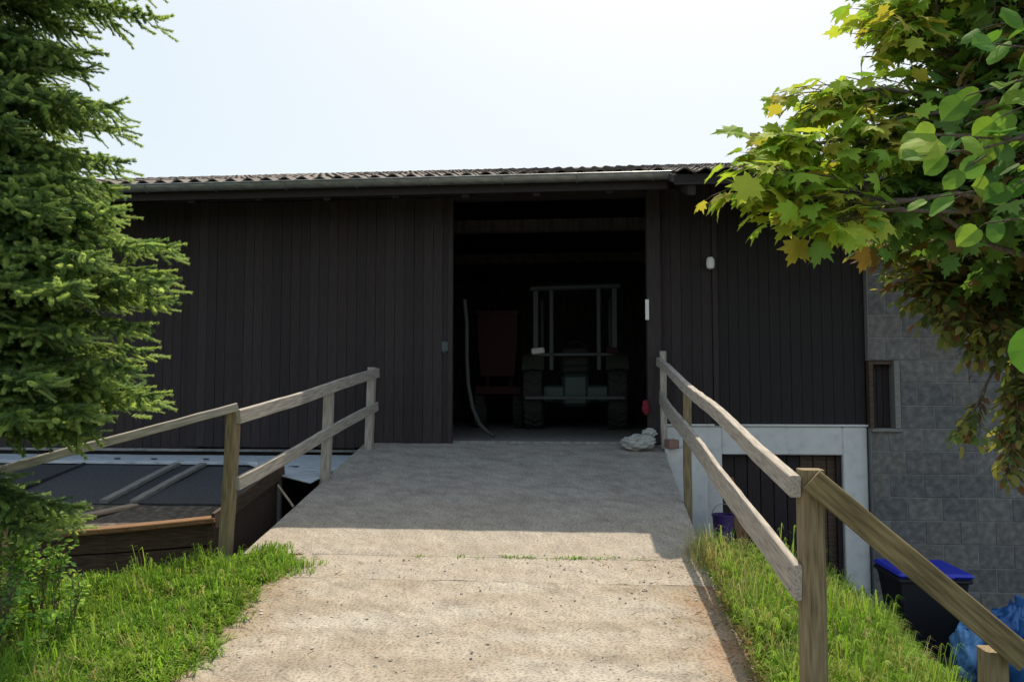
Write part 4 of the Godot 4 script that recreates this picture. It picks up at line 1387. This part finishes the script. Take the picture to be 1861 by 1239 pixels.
func make_spruce() -> void:
	var base := Vector3(-4.63, -2.0, -5.2)
	var tree := thing("spruce_tree", "dense spruce with drooping boughs and fresh light green shoots", "tree", base)
	part("trunk", tubemesh([Vector3.ZERO, Vector3(0.02, 3, 0), Vector3(-0.02, 7, 0.02), Vector3(0, 11, 0)], [0.2, 0.16, 0.10, 0.02], 12), M.bark, tree)
	var sm_mesh := shoot_mesh()
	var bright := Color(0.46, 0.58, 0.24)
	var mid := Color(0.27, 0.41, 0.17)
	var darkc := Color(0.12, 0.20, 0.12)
	# boughs: [start height, tip] in tree space
	var bl := []
	var tips := [Vector3(-3.25, 3.12, -5.6), Vector3(-3.78, 2.55, -5.6), Vector3(-3.48, 2.10, -5.5), Vector3(-3.56, 1.74, -5.7), Vector3(-3.62, 1.52, -5.4), Vector3(-3.42, 1.32, -5.45), Vector3(-3.08, 1.06, -5.6), Vector3(-3.04, 0.78, -5.45), Vector3(-3.28, 0.48, -5.6), Vector3(-3.24, 0.16, -5.4), Vector3(-3.22, -0.02, -5.7), Vector3(-3.5, -0.12, -5.3), Vector3(-3.75, -0.30, -5.6), Vector3(-3.76, -0.84, -5.6), Vector3(-3.9, -0.98, -5.4)]
	for tp in tips:
		var t: Vector3 = tp * 0.929
		bl.append([t.y + 0.35 - base.y + rng.randf_range(-0.05, 0.1), t - base])
		for q in (1 if t.y > 1.6 or t.y < -0.2 else 2):
			var f: Vector3 = t - base
			var g := f.rotated(Vector3.UP, [0.22, -0.25][q] + rng.randf_range(-0.08, 0.08)) * Vector3(0.9, 1, 0.9)
			g.y = f.y - rng.randf_range(0.02, 0.16)
			bl.append([g.y + 0.3 + rng.randf_range(-0.05, 0.1), g])
	var h := 2.15
	while h < 9.2:
		for k in 7:
			var a := TAU * (k + rng.randf() * 0.8) / 7.0
			var toward := cos(a)
			var L := clampf(1.5 - maxf(0.0, h - 4.6) * 0.14, 0.4, 1.5) * rng.randf_range(0.72, 1.0)
			if toward > 0.2: L = minf(L, rng.randf_range(0.78, 1.06))
			if h > 4.1 and toward > 0.0: L *= 0.88
			bl.append([h, Vector3(cos(a) * L, h - 0.32 * L, sin(a) * L)])
		h += 0.24
	for b in bl:
		var tip: Vector3 = b[1]
		var p0 := Vector3(0, b[0], 0)
		var flat := Vector3(tip.x, 0, tip.z)
		var L := flat.length()
		var out := flat / L
		var side := out.cross(Vector3.UP).normalized()
		var drop: float = tip.y - p0.y
		var at := func(t: float) -> Vector3: return p0 + flat * t + Vector3(0, drop * (1.55 * t - 0.55 * t * t), 0)
		var wood := stool()
		var ax := []
		for i in 7: ax.append(at.call(i / 6.0))
		tube(wood, ax, taper(0.022, 0.003, 7), 5)
		var xf := []
		var cs := []
		var n := int(L / 0.075)
		for i in range(int(n * 0.22), n + 1):
			var t := float(i) / n
			var o: Vector3 = at.call(t)
			for s in [-1, 1]:
				var bl2 := (0.07 + 0.38 * L * (1.0 - t)) * rng.randf_range(0.7, 1.1)
				bl2 = minf(bl2, 0.52)
				var d: Vector3 = (out * 0.72 + side * s * 0.75 + Vector3(0, rng.randf_range(-0.5, 0.12), 0)).normalized()
				if bl2 > 0.12: tube(wood, [o, o + d * bl2], [0.004, 0.0015], 3, false)
				var m := maxi(1, int(bl2 / 0.062))
				for q in m + 1:
					var u := float(q) / m
					var pos := o + d * bl2 * u + Vector3(0, -0.05 * u * u, 0)
					for e in ([-1, 0, 1] if q < m else [0]):
						var dd: Vector3 = (d + d.cross(Vector3.UP) * e * 0.75 + rv() * 0.28 + Vector3(0, 0.05 if e != 0 or q == m else -0.75, 0)).normalized()
						var sc := rng.randf_range(0.075, 0.175)
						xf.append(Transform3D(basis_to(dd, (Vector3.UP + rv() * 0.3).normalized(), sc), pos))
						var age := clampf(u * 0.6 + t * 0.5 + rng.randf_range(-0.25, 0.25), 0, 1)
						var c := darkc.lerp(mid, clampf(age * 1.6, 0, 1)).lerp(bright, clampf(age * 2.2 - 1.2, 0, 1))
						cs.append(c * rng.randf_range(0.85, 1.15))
		xf.append(Transform3D(basis_to(out + Vector3(0, 0.1, 0), Vector3.UP, 0.15), at.call(1.0)))
		cs.append(bright)
		var bough := part("bough", wood.commit(), M.twig, tree)
		many("needles", sm_mesh, M.needle, xf, cs, bough)

# ---------------------------------------------------------------- grass
func tuft_mesh(n: int, spread: float, lean: float, w: float) -> ArrayMesh:
	var st := stool()
	for i in n:
		var a := rng.randf() * TAU
		var p := Vector3(rng.randf_range(-1, 1), 0, rng.randf_range(-1, 1)) * spread
		var d := Vector3(cos(a), 0, sin(a))
		var h := rng.randf_range(0.5, 1.0)
		var side := d.cross(Vector3.UP) * w
		var m := p + Vector3(0, h * 0.5, 0) + d * lean * 0.22 * h
		var u := p + Vector3(0, h * 0.8, 0) + d * lean * 0.62 * h
		var t := p + Vector3(0, h * (0.95 - lean * 0.25), 0) + d * lean * 1.15 * h
		for tri in [[p - side, p + side, m + side * 0.9], [p - side, m + side * 0.9, m - side * 0.9], [m - side * 0.9, m + side * 0.9, u + side * 0.65], [m - side * 0.9, u + side * 0.65, u - side * 0.65], [u - side * 0.65, u + side * 0.65, t]]:
			var nn: Vector3 = (tri[0] - tri[2]).cross(tri[0] - tri[1]).normalized()
			for v in tri:
				st.set_normal(nn)
				st.set_color(Color.WHITE)
				st.add_vertex(v)
	return st.commit()

func make_grass() -> void:
	var e := FastNoiseLite.new()
	e.seed = 77
	e.frequency = 0.8
	var lush := [Color(0.20, 0.37, 0.04), Color(0.24, 0.42, 0.05), Color(0.15, 0.30, 0.035), Color(0.28, 0.42, 0.09)]
	var xf := []
	var cs := []
	for i in 26000:
		var z := rng.randf_range(-7.0, -2.6)
		var x := rng.randf_range(-5.6, -2.2)
		var xe := -2.36 + 0.16 * e.get_noise_1d(z * 3) - 0.08 * sm(-5.0, -6.2, z) + (0.06 * sm(-6.0, -6.4, z)) - 0.65 * sm(-6.62, -6.95, z)
		if x > xe: continue
		if x < -3.3 - 1.1 * sm(-6.7, -5.9, z) * 1.8 and z < -6.2: continue
		var near_edge := sm(0.0, 0.25, xe - x)
		if rng.randf() > 0.25 + 0.75 * near_edge: continue
		var hgt := rng.randf_range(0.08, 0.17) * (0.6 + 0.4 * near_edge) * (1.15 + 1.3 * e.get_noise_2d(x * 2.5, z * 2.5))
		if rng.randf() < 0.05: hgt *= 1.7
		xf.append(Transform3D(Basis(Vector3.UP, rng.randf() * TAU).scaled(Vector3(0.11, hgt, 0.11)), Vector3(x, ground(x, z) - 0.01, z)))
		var lc: Color = lush[rng.randi() % 4]
		lc = lc.lerp(Color(0.36, 0.36, 0.10), clampf(e.get_noise_2d(x * 4 + 30, z * 4) * 0.9, 0, 0.3))
		if rng.randf() < 0.06: lc = Color(0.45, 0.38, 0.20)
		cs.append(lc * rng.randf_range(0.6, 1.2))
	var g := many("grass", tuft_mesh(11, 0.55, 0.9, 0.045), M.grass, xf, cs)
	tag(g, "bright green grass verge below the spruce and the shed", "grass")
	xf = []
	cs = []
	for i in 22000:
		var z := rng.randf_range(-7.25, -2.4)
		var x := rng.randf_range(0.85, 2.75)
		var xe := 1.0 + 0.08 * e.get_noise_1d(z * 3 + 40)
		if x < xe: continue
		var near_edge := sm(0.0, 0.15, x - xe)
		if rng.randf() > 0.2 + 0.8 * near_edge: continue
		var hgt := rng.randf_range(0.09, 0.21) * (0.5 + 0.5 * near_edge) * (1.15 + 1.3 * e.get_noise_2d(x * 2.5, z * 2.5))
		if rng.randf() < 0.05: hgt *= 1.7
		xf.append(Transform3D(Basis(Vector3.UP, rng.randf() * TAU).scaled(Vector3(0.12, hgt, 0.12)), Vector3(x, ground(x, z) - 0.01, z)))
		var c: Color = lush[rng.randi() % 4]
		if near_edge < 0.6 and rng.randf() < 0.5: c = Color(0.36, 0.27, 0.13)
		elif rng.randf() < 0.08: c = Color(0.45, 0.40, 0.22)
		c = c.lerp(Color(0.36, 0.36, 0.14), clampf(e.get_noise_2d(x * 4 + 30, z * 4) * 1.2, 0, 0.5))
		cs.append(c * rng.randf_range(0.75, 1.2))
	g = many("grass", tuft_mesh(10, 0.55, 0.9, 0.035), M.grass, xf, cs)
	tag(g, "pale green seeding grass on the bank along the lower handrail", "grass")
	# tall seeding stems by the ramp corner and on the bank
	xf = []
	cs = []
	for i in 900:
		var near := i < 240
		var z := rng.randf_range(-7.2, -6.6) if near else rng.randf_range(-6.8, -3.4)
		var x := rng.randf_range(0.85, 1.5) if near else rng.randf_range(1.02, 2.2)
		var hgt := rng.randf_range(0.18, 0.42)
		xf.append(Transform3D(Basis(Vector3.UP, rng.randf() * TAU).scaled(Vector3(0.16, hgt, 0.16)), Vector3(x, maxf(ground(x, z), -1.75 - 0.3 * maxf(0, x - 1)) - 0.01, z)))
		var c := Color(0.34, 0.40, 0.15) if rng.randf() < 0.6 else Color(0.46, 0.38, 0.20)
		cs.append(c * rng.randf_range(0.8, 1.15))
	g = many("dry_grass", tuft_mesh(5, 0.4, 0.8, 0.012), M.grass, xf, cs)
	tag(g, "tall dry grass stems by the ramp corner and along the bank", "grass")
	# dead needles, straw and small weeds scattered on the drive
	xf = []
	cs = []
	for i in 5200:
		var z := rng.randf_range(-6.9, -2.6)
		var x := rng.randf_range(-2.5, 1.0)
		var edge := minf(x + 2.55, 1.0 - x)
		if rng.randf() > 0.8 * exp(-edge * 4.5): continue
		xf.append(Transform3D(Basis(Vector3.UP, rng.randf() * TAU) * Basis(Vector3.RIGHT, 1.35), Vector3(x, drive(z) + 0.02, z)).scaled_local(Vector3(0.06, 0.05, 0.06)))
		cs.append([Color(0.26, 0.14, 0.06), Color(0.50, 0.40, 0.22), Color(0.42, 0.30, 0.15), Color(0.12, 0.08, 0.045)][rng.randi() % 4])
	g = many("straw_litter", tuft_mesh(3, 0.6, 0.25, 0.035), M.grass, xf, cs)
	tag(g, "straw and dry leaf bits scattered over the sandy drive", "litter")
	xf = []
	cs = []
	for i in 1000:
		var z := rng.randf_range(-7.0, -2.6)
		var x := rng.randf_range(-2.5, 0.97)
		var sz := 0.004 + 0.012 * pow(rng.randf(), 3.0)
		xf.append(Transform3D(Basis(rv(), rng.randf() * TAU).scaled(Vector3(sz, sz * 0.7, sz)), Vector3(x, drive(z) + 0.012 + sz * 0.3, z)))
		var v := rng.randf_range(0.28, 0.62)
		cs.append(Color(v, v * 0.92, v * 0.8))
	var pm := plain(Color.WHITE, 0.95)
	pm.vertex_color_use_as_albedo = true
	g = many("pebbles", lumpy_small(), pm, xf, cs)
	tag(g, "small loose stones strewn over the sandy drive", "pebbles")
	var spots := [[Vector3(-0.4, 0, -6.87), 26, 0.5], [Vector3(-2.45, 0, -6.45), 60, 0.10], [Vector3(-2.75, 0, -6.8), 60, 0.10]]
	for s in spots.size():
		xf = []
		cs = []
		for i in spots[s][1]:
			var x: float = spots[s][0].x + rng.randfn() * spots[s][2]
			var z: float = spots[s][0].z + rng.randfn() * (0.012 if s == 0 else 0.10)
			xf.append(Transform3D(Basis(Vector3.UP, rng.randf() * TAU).scaled(Vector3(0.06, rng.randf_range(0.02, 0.05) if s == 0 else rng.randf_range(0.06, 0.14), 0.06)), Vector3(x, drive(z), z)))
			cs.append(lush[rng.randi() % 4])
		g = many("weed_tuft", tuft_mesh(9, 0.6, 0.6, 0.06), M.grass, xf, cs)
		tag(g, ["low weeds in the joint across the drive", "green weed patch on the drive edge by the ramp", "grass tuft at the sunlit ramp corner beside the handrail"][s], "weeds")
